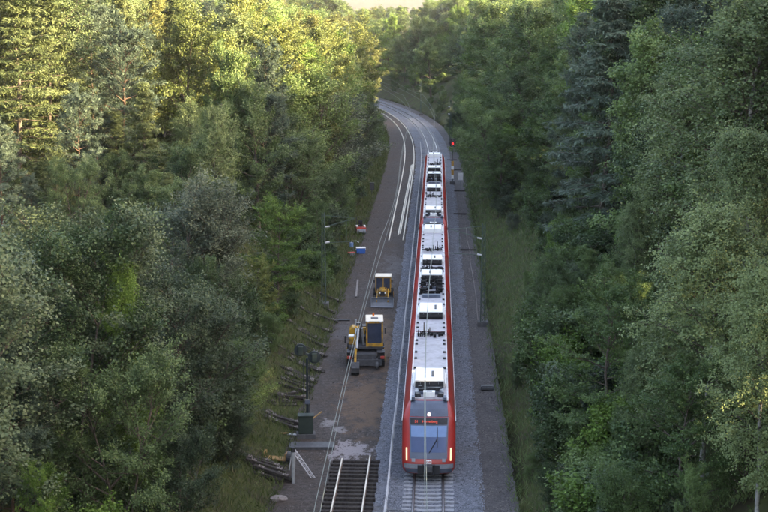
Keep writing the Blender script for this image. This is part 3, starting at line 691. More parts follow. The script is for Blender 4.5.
M['bark'] = pmat('brown_bark', (.075, .06, .048), (.12, .10, .085), scale=5, bump=.6, rough=.95, spec=.1)
M['pinebark'] = pmat('pine_bark', (.10, .062, .045), (.065, .048, .04), scale=3, bump=.6, rough=.95, spec=.1)
M['birchbark'] = pmat('birch_bark', (.28, .27, .255), (.07, .065, .06), scale=2.2, lo=.5, hi=.6, rough=.8, spec=.2)
M['foliage'] = foliage('tree_foliage'); M['needles'] = foliage('tree_needles', trans=.12, spec=.15)
LEAFC = {'mid': (.100, .160, .056), 'dark': (.062, .102, .042), 'yellow': (.118, .150, .044), 'bright': (.088, .160, .032), 'grey': (.062, .092, .050), 'silver': (.080, .106, .074),
         'birch': (.122, .170, .072), 'pine': (.062, .094, .068), 'spruce': (.076, .102, .042), 'brown': (.106, .124, .042)}
LM_ = {'dark': leafmat('leaf_dark_green', (.032, .058, .022), (.066, .098, .034), (.085, .115, .04))}
PROTO = {}
def proto(kind, H, bark, name, **kw):
    tv, tf, cv, cf, tone, nq = tree(H=H, **kw)
    cm = mesh_np('crown', cv, cf, M['needles' if kind in ('pine', 'spruce') else 'foliage'], tone); cm.materials.append(M[bark])
    mi = np.zeros(len(cf), dtype=np.int32); mi[nq:] = 1; cm.polygons.foreach_set('material_index', mi)
    tm = mesh_np('trunk', tv, tf, M[bark], smooth=True)
    if kind == 'birch':
        tm.materials.append(M['bark']); mi = np.zeros(len(tf), dtype=np.int32); mi[NSTEM:] = 1; tm.polygons.foreach_set('material_index', mi); cm.materials[1] = M['bark']
    PROTO.setdefault(kind, []).append((tm, cm, H, name))
for s in (1, 2, 3): proto('broad', 15, 'bark', 'deciduous_tree', seed=s, Rr=3.9, nl=28, ns=7, nt=4, nlv=60, ls=.15, tl=.6, spread=.17, sec=.4, e0=5, e1=70, z0=.14, r0=.22, gap=.1, env=('round', 'dome', 'round')[s - 1])
for s in (4, 5): proto('layer', 12, 'bark', 'robinia_tree', seed=s, Rr=4.0, nl=22, ns=9, nt=6, nlv=34, ls=.14, lw=.32, e0=0, e1=50, curve=.05, flat=.16, up=.9, z0=.15, r0=.18, tl=.75, spread=.08, gap=.12, env='dome')
for s in (6, 7, 8): proto('birch', 17, 'birchbark', 'birch_tree', seed=s, Rr=3.2, nl=42, ns=9, nt=6, nlv=28, ls=.105, lw=.45, e0=25, e1=72, curve=-.05, hang=.75, tl=1.1, up=.25, z0=.22, r0=.15, spread=.10, gap=.08, lean=.06)
for s in (9, 10): proto('pine', 18, 'pinebark', 'pine_tree', seed=s, Rr=3.3, nl=40, ns=9, nt=5, nlv=30, ls=.30, lw=.085, e0=-12, e1=50, curve=.16, flat=.5, up=.3, z0=.16, r0=.2, tl=.5, spread=.06, env='dome', bare=.2, gap=.08)
proto('spruce', 17, 'bark', 'spruce_tree', seed=12, Rr=3.0, nl=70, ns=8, nt=4, nlv=20, ls=.28, lw=.10, e0=-22, e1=35, curve=.06, flat=.12, up=.5, z0=.08, top=.99, r0=.17, tl=.5, spread=.05, env='cone', sec=.38, hang=.25, bare=.12)
for s in (13, 14): proto('willow', 8, 'bark', 'willow_tree', seed=s, Rr=2.6, nl=30, ns=7, nt=6, nlv=38, ls=.12, lw=.24, e0=32, e1=78, curve=.05, z0=.05, r0=.14, stems=4, tl=.7, up=.4, gap=.08, env='round')
for s in (15, 16): proto('maple', 12, 'bark', 'broadleaf_tree', seed=s, Rr=4.0, nl=28, ns=7, nt=5, nlv=52, ls=.115, tl=.6, spread=.15, lw=.42, e0=8, e1=70, z0=.06, r0=.2, up=.55, gap=.08, env='round', stems=2)
for s in (17, 18): proto('shrub', 3, 'bark', 'shrub', seed=s, Rr=1.5, nl=14, ns=6, nt=5, nlv=16, ls=.15, lw=.38, e0=25, e1=80, z0=.03, r0=.06, stems=3, tl=.45, env='round')
for s in (19, 20): proto('sapling', 6, 'bark', 'sapling', seed=s, Rr=1.5, nl=18, ns=5, nt=4, nlv=14, ls=.17, lw=.36, e0=30, e1=75, z0=.1, r0=.06, tl=.5, env='round', gap=.1)

SPEC = {  # kind: (adjective for the label, default leaf material)
    'broad': 'leafy deciduous tree', 'layer': 'feathery tiered robinia', 'birch': 'drooping white-trunked birch', 'pine': 'bluish-needled pine',
    'spruce': 'slender conical spruce', 'willow': 'many-stemmed willow', 'maple': 'broad bushy tree', 'shrub': 'low leafy shrub', 'sapling': 'thin young sapling'}
HUE = {'mid': 'mid green', 'dark': 'dark green', 'yellow': 'yellow-green', 'bright': 'bright green', 'grey': 'grey-green', 'silver': 'silvery', 'birch': 'fine-leaved', 'pine': 'dark', 'spruce': 'dull green', 'brown': 'olive'}
def zone(X, Y):
    u = (X - float(xc(Y)))
    if u < 0:
        return 'on the slope above the discarded sleepers' if Y < 98 else 'on the slope above the two yellow machines' if Y < 150 else 'on the slope above the long pale rails' if Y < 270 else 'on the inside of the curve beyond the pale rails'
    return 'on the bank opposite the old timber track' if Y < 98 else 'on the bank behind the lattice mast' if Y < 165 else 'on the bank behind the red signal' if Y < 290 else 'on the far hillside round the curve'
TREES = []
trs = random.Random(21)
def plant(kind, X, Y, H, leaf, wide=1.0, v=None, label=None, sink=.15):
    k, pr = None, PROTO[kind]
    tm, cm, h0, name = pr[trs.randrange(len(pr)) if v is None else v % len(pr)]
    z = float(terr(X, Y)) - sink; s = H / h0
    size = 'tall ' if H > 16.5 else 'short ' if (H < 9.5 and kind != 'shrub') or H < 1.8 else ''
    lb = label or '%s%s %s %s' % (size, HUE[leaf], SPEC[kind], zone(X, Y))
    root = thing(name, lb, name.replace('_', ' ').replace('deciduous tree', 'tree').replace('broadleaf tree', 'tree'), (X, Y, z), trs.uniform(0, 6.28), None if label else lb)
    root.scale = (s * wide, s * wide, s)
    link(bpy.data.objects.new('trunk', tm), root)
    c = link(bpy.data.objects.new('crown', cm), root)
    c.color = (*LEAFC[leaf], 1)
    TREES.append((X, Y, H, wide * s * {'broad': 3.9, 'layer': 4, 'birch': 3, 'pine': 3, 'spruce': 2.6, 'willow': 2.5, 'maple': 4, 'shrub': 1.4, 'sapling': 1.2}[kind], kind))
    return root
def pix(X, Y, Z):
    zc = Y * math.cos(PITCH) - (Z - CAM_H) * math.sin(PITCH); yc = Y * math.sin(PITCH) + (Z - CAM_H) * math.cos(PITCH)
    return 384 + FPX * X / zc, 256 - FPX * yc / zc
def by_view(kind, px, ptop, Y, leaf, wide=1.0, v=None, label=None):
    """place a tree by where its crown top shows, at a chosen distance; its real height follows from the ground there"""
    X = (px - 384) / FPX * (Y * math.cos(PITCH) + 12 * math.sin(PITCH))
    g = float(terr(X, Y)); b = (256 - ptop) / FPX
    top = CAM_H + Y * (-math.sin(PITCH) + b * math.cos(PITCH)) / (math.cos(PITCH) + b * math.sin(PITCH))
    return plant(kind, X, Y, max(top - g, 1.5), leaf, wide, v, label)

KEY = [
    # --- the tree-clad slope on the machines' side, near to far
    ('maple', 62, 232, 66, 'grey', 1.15, 0, 'tall grey-green leafy tree with glinting leaves above the robinia tip'),
    ('maple', 150, 285, 70, 'grey', 1.0, 1, None),
    ('willow', 196, 305, 76, 'grey', 1.3, 0, None),
    ('maple', 222, 262, 90, 'dark', 1.0, 0, None),
    ('willow', 236, 350, 82, 'mid', 1.1, 1, None),
    ('willow', 226, 415, 75, 'grey', 1.2, 0, None),
    ('maple', 118, 360, 60, 'dark', .9, 0, None),
    ('birch', 128, 265, 64, 'bright', .6, 0, 'thin bright green birch poking out of the grey-green leafy trees'),
        ('layer', 40, 472, 53, 'bright', .55, 0, 'bright robinia tip with feathery leaves below the dark pine'),
    ('pine', 6, 330, 56, 'pine', .9, 0, 'dark pine beside the bright robinia tip'),
    ('maple', 170, 440, 60, 'grey', .9, 1, None),
    ('willow', 182, 210, 92, 'silver', 1.15, 1, 'round silvery sallow bush in front of the white birch trunks'),
    ('willow', 120, 248, 86, 'grey', 1.2, 0, None),
    ('willow', 25, 260, 82, 'grey', 1.3, 1, None),
    ('layer', 276, 208, 112, 'bright', 1.0, 1, 'bright green robinia with tiered foliage beside the lattice mast'),
    ('layer', 255, 262, 104, 'yellow', .9, 0, None),
    ('willow', 268, 318, 100, 'mid', 1.1, 1, None),
        ('birch', 208, 108, 118, 'birch', .95, 0, 'birch with leaning white trunk above the silvery sallow bush'),
    ('birch', 186, 100, 124, 'birch', .8, 1, None),
    ('spruce', 141, 80, 122, 'spruce', 1.1, 0, 'slender conical spruce between the pines and the birches'),
    ('pine', 78, 88, 114, 'pine', 1.0, 1, 'dark pine with ragged tiers beside the conical spruce'),
    ('pine', 30, 175, 104, 'pine', 1.1, 0, None),
    ('spruce', 18, -25, 118, 'spruce', 1.5, 0, 'tall broad spruce catching the low sun at the forest edge'),
    ('pine', 95, -20, 136, 'pine', 1.1, 0, None),
    ('broad', 184, 20, 142, 'yellow', 1.0, 0, 'sunlit yellow-green tree standing above the birches'),
    ('broad', 232, 62, 140, 'mid', .8, 1, None),
    ('broad', 258, 92, 138, 'dark', .85, 2, None),
    ('willow', 305, 92, 165, 'mid', 1.3, 0, None),
    ('willow', 330, 100, 178, 'silver', 1.4, 1, None),
    ('broad', 285, 100, 158, 'dark', .9, 1, None),
    ('willow', 292, 150, 148, 'dark', 1.3, 0, None),
    ('broad', 318, 158, 160, 'dark', 1.3, 1, None),
    ('willow', 345, 128, 190, 'silver', 1.3, 0, None),
    ('willow', 357, 118, 215, 'grey', 1.3, 1, None),
    ('layer', 318, 205, 135, 'mid', .8, 0, None),
    ('willow', 338, 178, 158, 'dark', 1.0, 0, None),
    ('broad', 352, 78, 235, 'mid', 1.0, 0, None),
    ('broad', 366, 82, 265, 'dark', 1.0, 1, None),
    ('layer', 268, 40, 175, 'yellow', 1.1, 1, None),
    ('broad', 310, 35, 200, 'yellow', 1.1, 2, None),
    ('broad', 336, 45, 220, 'bright', 1.1, 0, None),
    ('birch', 218, 10, 165, 'birch', 1.3, 2, None),
    ('broad', 250, 5, 190, 'yellow', 1.1, 1, None),
    ('broad', 345, 22, 270, 'brown', 1.2, 2, 'olive-coloured tree on the skyline above the sunlit slope'),
    ('pine', 150, -10, 165, 'brown', 1.2, 1, None),
    # --- the bank beside the train, near to far
    ('birch', 708, 205, 62, 'birch', 1.25, 0, 'large birch with pale trunk and light drooping foliage on the bank foot'),
    ('birch', 765, 262, 56, 'birch', 1.1, 1, None),
    ('birch', 655, 345, 66, 'birch', 1.0, 2, None),
    ('birch', 722, -15, 86, 'birch', 1.5, 2, 'tallest broad birch above the other birches'),
    ('birch', 766, 20, 94, 'birch', 1.4, 0, None),
    ('spruce', 602, -8, 122, 'pine', 1.45, 0, 'tall bluish conical conifer standing in front of the broadleaf forest'),
    ('spruce', 652, 42, 118, 'pine', 1.1, 0, None),
    ('pine', 758, 180, 84, 'pine', 1.0, 1, None),
    ('pine', 690, -40, 140, 'pine', 1.2, 1, None),
    ('birch', 640, 200, 92, 'birch', .9, 1, None),
    ('broad', 604, 300, 92, 'mid', .75, 0, None),
    ('layer', 548, 300, 108, 'mid', .95, 0, 'tiered green robinia reaching over the grass bank'),
    ('layer', 562, 228, 122, 'bright', 1.0, 1, None),
    ('layer', 530, 355, 98, 'mid', .8, 1, None),
    ('birch', 572, 345, 84, 'mid', .7, 0, 'slim young birch with bare pale trunk on the bank'),
    ('layer', 612, 455, 66, 'yellow', .6, 0, 'yellow-leaved sapling at the foot of the birches'),
    ('layer', 590, 430, 70, 'bright', .6, 1, None),
    ('willow', 575, 395, 80, 'dark', 1.1, 0, None),
    ('willow', 640, 420, 68, 'dark', 1.2, 1, None),
    ('willow', 548, 430, 80, 'mid', .9, 0, None),
    ('layer', 700, 470, 54, 'mid', .6, 1, None),
    ('maple', 660, 310, 76, 'dark', .8, 1, None),
    ('willow', 515, 215, 150, 'silver', 1.2, 0, None),
    ('willow', 502, 200, 165, 'grey', 1.1, 1, None),
    ('layer', 535, 150, 165, 'mid', 1.1, 0, None),
    ('broad', 560, 40, 160, 'mid', 1.1, 2, None),
    ('broad', 515, 105, 190, 'bright', 1.0, 0, None),
    ('layer', 498, 140, 200, 'yellow', .9, 1, None),
    ('broad', 525, 20, 200, 'mid', 1.2, 1, None),
    ('broad', 498, 60, 230, 'mid', 1.1, 2, None),
    ('willow', 482, 150, 215, 'mid', 1.1, 0, None),
    ('willow', 472, 135, 245, 'grey', 1.1, 1, None),
    ('broad', 478, 75, 265, 'brown', 1.1, 0, None),
    ('broad', 462, 88, 290, 'mid', 1.0, 1, None),
    ('broad', 492, 12, 270, 'mid', 1.3, 1, None),
    ('layer', 440, 100, 330, 'dark', 1.1, 0, None),
    ('broad', 415, 66, 385, 'bright', 1.1, 1, 'rounded green tree standing where the track curves out of sight'),
    ('broad', 395, 72, 400, 'dark', 1.0, 2, None),
    ('broad', 440, 52, 375, 'dark', 1.2, 2, None),
    ('broad', 468, 30, 330, 'dark', 1.2, 0, None),
    ('broad', 405, 30, 470, 'brown', 1.2, 0, None),
    ('broad', 425, 38, 440, 'dark', 1.2, 1, None),
    ('broad', 388, 16, 500, 'dark', 1.3, 2, None),
    ('broad', 420, 14, 520, 'yellow', 1.2, 1, None),
    ('broad', 446, 8, 480, 'mid', 1.3, 2, None),
]
KEY += [
    ('willow', 532, 300, 118, 'mid', 1.0, 1, None), ('willow', 520, 390, 92, 'dark', 1.0, 0, None), ('willow', 540, 330, 100, 'dark', 1.0, 1, None), ('willow', 555, 372, 90, 'mid', 1.1, 1, None),
    ('willow', 535, 455, 74, 'mid', 1.0, 1, None), ('willow', 560, 470, 68, 'dark', 1.2, 0, None), ('willow', 600, 400, 76, 'mid', 1.2, 0, None), ('willow', 625, 480, 58, 'mid', 1.1, 1, None),
    ('broad', 590, 250, 104, 'mid', .9, 1, None), ('maple', 620, 350, 82, 'mid', .9, 0, None),
    ('broad', 346, 6, 600, 'dark', 1.4, 0, None), ('broad', 365, 11, 620, 'mid', 1.4, 1, None), ('broad', 392, 11, 620, 'dark', 1.4, 2, None), ('broad', 405, 10, 630, 'mid', 1.5, 0, None), ('broad', 432, 3, 640, 'dark', 1.5, 1, None), ('broad', 384, 12, 580, 'yellow', 1.4, 0, None), ('broad', 418, 10, 590, 'mid', 1.4, 1, None),
]
KEY += [
    ('pine', 640, -8, 132, 'pine', 1.1, 1, None), ('pine', 585, 20, 140, 'pine', 1.0, 1, None), ('birch', 690, 70, 96, 'birch', 1.2, 1, None), ('birch', 745, 120, 74, 'birch', 1.2, 2, None),
    ('spruce', 48, -10, 128, 'spruce', 1.3, 0, None), ('pine', 55, 150, 110, 'spruce', 1.0, 0, None), ('spruce', 118, 110, 128, 'spruce', 1.0, 0, None), ('pine', 0, 120, 100, 'pine', 1.0, 1, None),
]
for k in KEY: by_view(*k)

far_r = random.Random(77)
for x in range(296, 500, 9):
    for Yd in (540, 660):
        gap_ = 345 < x < 428
        by_view('broad', x + far_r.uniform(-4, 4), far_r.uniform(8, 14) if gap_ else far_r.uniform(-6, 6), Yd + far_r.uniform(-40, 40), far_r.choice(['mid', 'dark', 'yellow', 'mid']), 1.6)
for (x, y, Yd, lf) in ((446, 118, 290, 'mid'), (432, 108, 322, 'dark'), (424, 98, 345, 'mid'), (412, 92, 372, 'dark'), (400, 86, 392, 'mid'), (452, 112, 270, 'dark'), (455, 128, 255, 'mid'), (436, 92, 330, 'mid'), (388, 82, 420, 'mid'), (408, 80, 410, 'dark'), (425, 78, 385, 'bright')):
    by_view('maple', x + 6, y, Yd, lf, 1.0)
for k in range(46):
    Yd = far_r.uniform(345, 500); uu = far_r.uniform(7, 60); q = pt(uu, Yd)
    if abs(q.x) < .27 * Yd: plant(far_r.choice(['broad', 'maple', 'broad', 'layer']), q.x, Yd, far_r.uniform(9, 14), far_r.choice(['mid', 'dark', 'dark', 'mid']), 1.3)
# fill the forest behind the edge trees
def fits(X, Y, r):
    return all((X - a) ** 2 + (Y - b) ** 2 > (.50 * (r + q)) ** 2 for a, b, _, q, kk in TREES if kk not in ('shrub', 'sapling'))
frs = random.Random(5)
def fill(n, yr, ur, kinds, hr, cond, tries=40):
    made = 0
    for _ in range(n * tries):
        if made >= n: break
        Y = frs.uniform(*yr); u = frs.uniform(*ur); X = float(pt(u, Y).x)
        if abs(X) > .275 * Y + 9: continue
        kind, leaf = frs.choice(kinds); H = frs.uniform(*hr) * (1.0 if kind not in ('willow',) else .55)
        if not fits(X, Y, 3.6): continue
        px, py = pix(X, Y, float(terr(X, Y)) + H)
        if not cond(px, py, Y, u): continue
        plant(kind, X, Y, H, leaf, frs.uniform(.9, 1.2)); made += 1
    return made
BL = [('broad', 'yellow'), ('broad', 'mid'), ('broad', 'bright'), ('birch', 'birch'), ('layer', 'yellow'), ('broad', 'brown'), ('pine', 'pine'), ('maple', 'mid')]
BR = [('broad', 'mid'), ('broad', 'dark'), ('layer', 'mid'), ('broad', 'bright'), ('pine', 'pine'), ('broad', 'mid'), ('birch', 'birch')]
CONI = [('pine', 'pine'), ('spruce', 'spruce'), ('pine', 'spruce'), ('birch', 'birch'), ('spruce', 'spruce')]
fill(26, (54, 108), (-40, -15), [('maple', 'dark'), ('maple', 'grey'), ('willow', 'grey'), ('broad', 'dark')], (8, 13), lambda x, y, Y, u: y > 250)
fill(30, (104, 170), (-52, -17), [('maple', 'dark'), ('willow', 'grey'), ('broad', 'dark'), ('spruce', 'spruce')], (5, 9), lambda x, y, Y, u: y > 150)
fill(40, (114, 190), (-62, -22), CONI, (14, 19), lambda x, y, Y, u: x < 240 and y > -70)
fill(60, (140, 300), (-75, -13), BL, (13, 18), lambda x, y, Y, u: y > 0 and (x < 330 or Y > 220))
fill(44, (280, 470), (-80, -11), BL, (13, 17), lambda x, y, Y, u: y > (15 if x > 335 else 6))
fill(34, (60, 130), (16, 44), BR + [('pine', 'pine')] * 2, (13, 19), lambda x, y, Y, u: (x > 625 and Y > 90) or (y > 300 and Y < 95))
fill(34, (110, 280), (9.5, 17), BR, (8, 13), lambda x, y, Y, u: x > 470 and not (112 < Y < 170 and u < 13))
fill(60, (120, 280), (15, 66), BR, (14, 19), lambda x, y, Y, u: x > 470)
fill(50, (260, 470), (11, 80), BR, (13, 17), lambda x, y, Y, u: y > (14 if x < 428 else -10))
fill(40, (430, 620), (-60, 90), BL + BR, (12, 18), lambda x, y, Y, u: y > (11 if 340 < x < 430 else -2))
fill(26, (58, 104), (7.5, 15), [('willow', 'mid'), ('maple', 'mid'), ('willow', 'dark'), ('layer', 'mid'), ('birch', 'mid')], (5, 9), lambda x, y, Y, u: y > 270 and x > 505)
fill(26, (165, 300), (7.5, 13), [('willow', 'mid'), ('maple', 'mid'), ('broad', 'mid'), ('layer', 'bright')], (6, 11), lambda x, y, Y, u: x > 448)
# forest going on over the ridge beside and behind the viewpoint, whose shade lies across the line
def ridge(n, yr, ur, hr):
    made = 0
    for _ in range(n * 40):
        if made >= n: break
        Y = frs.uniform(*yr); u = frs.uniform(*ur); X = float(pt(u, Y).x)
        if abs(X) < .275 * Y + 5 or not fits(X, Y, 3.0): continue
        kind, leaf = frs.choice(BR); plant(kind, X, Y, frs.uniform(*hr), leaf, 1.15); made += 1
ridge(110, (-60, 130), (20, 62), (18, 22))
ridge(30, (110, 230), (40, 76), (15.5, 19))

# shrubs along both feet of the cutting
srs = random.Random(8)
for side, n in ((-1, 110), (1, 210)):
    for _ in range(n):
        Y = 56 + 230 * srs.random() ** 1.3; u = (-srs.uniform(11.5, 16) if Y < 112 else -srs.uniform(9.3, 13)) if side < 0 else (srs.uniform(6.6, 10) if Y < 104 else srs.uniform(7.5, 13))
        if side > 0 and 105 < Y < 160: u += 2.5
        X = float(pt(u, Y).x)
        if abs(X) > .27 * Y + 3: continue
        plant('shrub', X, Y, srs.uniform(1.2, 3.0), srs.choice(['mid', 'dark', 'bright', 'grey', 'mid']), srs.uniform(.9, 1.3))

# grass, herbs and leaf litter that nobody could count
def cover(name, label, n, yr, ur, hmax, ls, lw, leaf, seed, upright=.3, ypow=1.4):
    rs = np.random.RandomState(seed); Y = yr[0] + (yr[1] - yr[0]) * rs.uniform(0, 1, n) ** ypow
    u = rs.uniform(ur[0], ur[1], n); X = xc(Y) + u * np.sqrt(1 + slp(Y) ** 2)
    ok = np.abs(X) < .275 * Y + 6; X, Y, u = X[ok], Y[ok], u[ok]; n = len(X)
    clump = np.clip(.5 + .35 * np.sin(X * 1.7 + np.sin(Y * .9) * 2) + .35 * np.sin(Y * 1.3 - X * .8 + 1) + rs.normal(0, .2, n), .05, 1.2)
    edge = np.minimum(np.abs(u - ur[0]), np.abs(u - ur[1])); inner = min(abs(ur[0]), abs(ur[1])); e2 = np.clip((np.abs(u) - inner) / 1.5, .25, 1)
    Z = terr(X, Y) + rs.uniform(0, 1, n) ** .7 * hmax * clump * e2
    sc = (.8 + Y / 260)
    A = nrm(rs.normal(0, 1, (n, 3)) * np.array([1, 1, .4]) + np.array([0, 0, upright * 2])); Nn = nrm(rs.normal(0, .5, (n, 3)) + np.array([0, 0, 1 - upright]))
    V, F = leaves(np.stack([X, Y, Z], 1), A, Nn, ls * sc * rs.uniform(.6, 1.4, n), np.full(n, lw))
    tone = np.clip(.05 + .65 * clump + rs.normal(0, .2, n), 0, 1)
    o = link(bpy.data.objects.new(name, mesh_np(name, V, F, LM_[leaf], np.repeat(tone, 4))))
    return tag(o, label, name.replace('_', ' '), kind='stuff')
LM_['grass'] = leafmat('grass_blade', (.085, .135, .046), (.150, .205, .076), (.20, .21, .10), trans=.3, rough=.6)
LM_['grassdry'] = leafmat('grass_dry', (.062, .090, .030), (.115, .145, .050), (.17, .16, .08), trans=.3, rough=.6)
cover('grass', 'rough dry grass and weeds on the bank under the discarded sleepers', 90000, (58, 300), (-17, -7.6), .38, .34, .05, 'grassdry', 31, upright=.9)
cover('grass', 'green grass bank running beside the lattice mast and gravel path', 70000, (58, 300), (4.2, 17), .35, .36, .05, 'grass', 32, upright=.9)
cover('undergrowth', 'low green undergrowth beneath the trees above the machines', 70000, (55, 330), (-70, -11), .9, .24, .4, 'dark', 33, ypow=1.0)
cover('undergrowth', 'low green undergrowth beneath the trees beside the train', 70000, (55, 330), (9, 70), .9, .24, .4, 'dark', 34, ypow=1.0)

# ------------------------------------------------------------------ machines (built facing the viewer, -y)
def wheel(root, x, y, r, w, s):
    t = MB(); t.cyl((x - w / 2, y, r), (x + w / 2, y, r), r, r, 20)
    for k in range(16):
        a = 2 * math.pi * k / 16; t.box((x, y + math.cos(a) * r, r + math.sin(a) * r), (w * .94, .08, .05), (a - math.pi / 2, 0, 0))
    tw = t.build('wheel', M['tyre'], root)
    MB().cyl((x + s * (w / 2 - .02), y, r), (x + s * (w / 2 + .03), y, r), r * .55, r * .45, 14).build('rim', M['yellow'], tw)
    return tw

ex = thing('wheeled_excavator', 'yellow wheeled excavator with glazed cab, orange beacon and lowered arm', 'excavator', pt(-4.6, 101.9), heading(104) + R(3))
ex.location.z = -.05
for sx in (-1, 1):
    for y in (-1.25, 1.35): wheel(ex, sx * 1.08, y, .50, .46, sx)
MB().box((0, 0, .74), (1.5, 3.5, .42)).box((0, -1.25, .52), (2.0, .26, .26)).box((0, 1.35, .52), (2.0, .26, .26)).build('chassis', M['dark'], ex, bevel=.02)
MB().box((0, -2.05, .42), (2.2, .12, .42)).bar((-.5, -1.6, .6), (-.5, -2.0, .5), .12, .16).bar((.5, -1.6, .6), (.5, -2.0, .5), .12, .16).build('dozer_blade', M['dark'], ex)
for sx in (-1, 1):
    MB().box((sx * 1.15, -2.0, .78), (.26, .14, .16)).build('tail_lamp', M['wearred'], ex)
    g = MB().bar((sx * .78, -1.7, .6), (sx * .78, -2.4, .35), .12, .12); g.cyl((sx * .68, -2.45, .3), (sx * .86, -2.45, .3), .22, .22, 14); g.build('rail_wheel', M['dark'], ex)
    MB().box((sx * 1.05, -1.25, 1.06), (.52, 1.0, .06)).build('mudguard', M['dark'], ex)
MB().cyl((0, 0, .95), (0, 0, 1.16), .68, .68, 20).build('turntable', M['black'], ex)
up = thing('x', '', '') if False else None
MB().box((0, .45, 1.26), (2.4, 3.1, .22)).build('platform', M['dark'], ex, bevel=.03)
MB().prism([(-1.15, 1.37), (-1.15, 2.05), (-.95, 2.25), (.95, 2.25), (1.15, 2.05), (1.15, 1.37)], 'y', .95, 2.1).build('engine_hood', M['yellow'], ex, bevel=.03)
MB().box((0, 1.55, 2.27), (1.3, .7, .05)).build('hood_grille', M['black'], ex)
MB().cyl((-.7, 1.4, 2.2), (-.7, 1.4, 2.75), .07, .07, 10).build('exhaust_pipe', M['silver'], ex)
# left-hand tool locker with hoses
MB().box((-.98, -.1, 1.62), (.42, 1.1, .5)).build('tool_locker', M['yellow'], ex, bevel=.03)
MB().box((-1.0, -.35, 1.94), (.40, .45, .12)).build('locker_lid', M['white'], ex, bevel=.02)
MB().box((-1.42, -.6, 1.75), (.12, .14, .5)).bar((-1.2, -.5, 1.9), (-1.42, -.6, 1.85), .03, .03).build('mirror', M['black'], ex)
# cab
cab = MB()
cx0, cx1, cy0, cy1, cz0, cz1 = .08, 1.15, -1.15, .75, 1.37, 3.12
for x in (cx0, cx1):
    for y in (cy0, cy1): cab.box2((x - .05, y - .05, cz0), (x + .05, y + .05, cz1))
for y in (cy0, cy1):
    cab.box2((cx0, y - .05, cz1 - .10), (cx1, y + .05, cz1)); cab.box2((cx0, y - .06, cz0), (cx1, y + .06, cz0 + .22))
for x in (cx0, cx1):
    cab.box2((x - .05, cy0, cz1 - .10), (x + .05, cy1, cz1)); cab.box2((x - .055, cy0, cz0), (x + .055, cy1, cz0 + .55))
cb = cab.build('cab_frame', M['yellow'], ex)
MB().box2((cx0 + .05, cy0 - .012, cz0 + .22), (cx1 - .05, cy0 + .012, cz1 - .1)).build('windscreen', M['glass'], ex)
for x in (cx0, cx1): MB().box2((x - .012, cy0 + .05, cz0 + .55), (x + .012, cy1 - .05, cz1 - .1)).build('side_pane', M['glass'], ex)
MB().box2((cx0 + .05, cy1 - .012, cz0 + .22), (cx1 - .05, cy1 + .012, cz1 - .1)).build('rear_pane', M['glass'], ex)
MB().box2((cx0 - .08, cy0 - .12, cz1), (cx1 + .08, cy1 + .08, cz1 + .09)).build('cab_roof', M['cream'], ex, bevel=.025)
MB().box((.62, -.35, cz1 + .10), (.5, .45, .03)).build('roof_hatch', M['dark'], ex)
MB().cyl((.55, .45, cz1 + .08), (.55, .45, cz1 + .3), .075, .06, 10).build('beacon', M['orange'], ex)
MB().box((.6, -.1, 1.75), (.5, .5, .5)).box((.6, .2, 2.1), (.5, .14, .6)).build('seat', M['black'], ex)
MB().box((cx1 + .2, cy0, 2.5), (.06, .2, .4)).build('mirror', M['black'], ex)
for x in (cx0 + .1, cx1 - .1): MB().box((x, cy0 - .1, cz1 + .03), (.14, .08, .1)).build('work_light', M['white'], ex)
# boom, stick, bucket
bm_ = MB(); B0, B1, B2, B3 = (-.28, -.6, 1.5), (-.38, -1.1, 2.75), (-.62, -2.3, 2.95), (-.72, -3.75, .85)
bm_.bar(B0, B1, .18, .26).bar(B1, B2, .18, .24); bm_.cyl((B1[0] - .16, B1[1], B1[2]), (B1[0] + .16, B1[1], B1[2]), .15, .15, 12)
bo = bm_.build('boom', M['dark'], ex, bevel=.02)
MB().bar(B2, B3, .14, .18).cyl((B2[0] - .15, B2[1], B2[2]), (B2[0] + .15, B2[1], B2[2]), .15, .15, 12).build('stick', M['yellow'], ex)
hy = MB(); hy.cyl((-.14, -.9, 1.45), (-.26, -1.5, 2.75), .08, .08, 10).cyl((-.45, -1.2, 3.05), (-.62, -2.15, 3.2), .08, .08, 10).cyl((-.62, -2.15, 3.2), (-.7, -2.7, 2.65), .045, .045, 8).cyl((-.5, -2.5, 2.9), (-.62, -3.3, 1.75), .075, .075, 10)
hy.build('hydraulic_ram', M['silver'], ex)
ho = MB()
for k in range(3): ho.tube([(-.1 - .07 * k, -.75, 1.7), (-.3 - .08 * k, -1.2, 3.0), (-.55 - .04 * k, -2.2, 3.25), (-.62, -3.0, 2.2)], .03, 6)
ho.build('hydraulic_hose', M['black'], ex)
bk = MB(); bp = [(-3.55, .85), (-3.95, .9), (-4.15, .55), (-4.05, .18), (-3.75, .03), (-3.6, .1), (-3.85, .3), (-3.8, .6)]
bk.prism(bp, 'x', -1.0, -.45); bkt = bk.build('bucket', M['dark'], ex)
for k in range(4): MB().box((-.93 + .14 * k, -3.62, .05), (.06, .16, .07), (.4, 0, 0)).build('bucket_tooth', M['dark'], bkt)

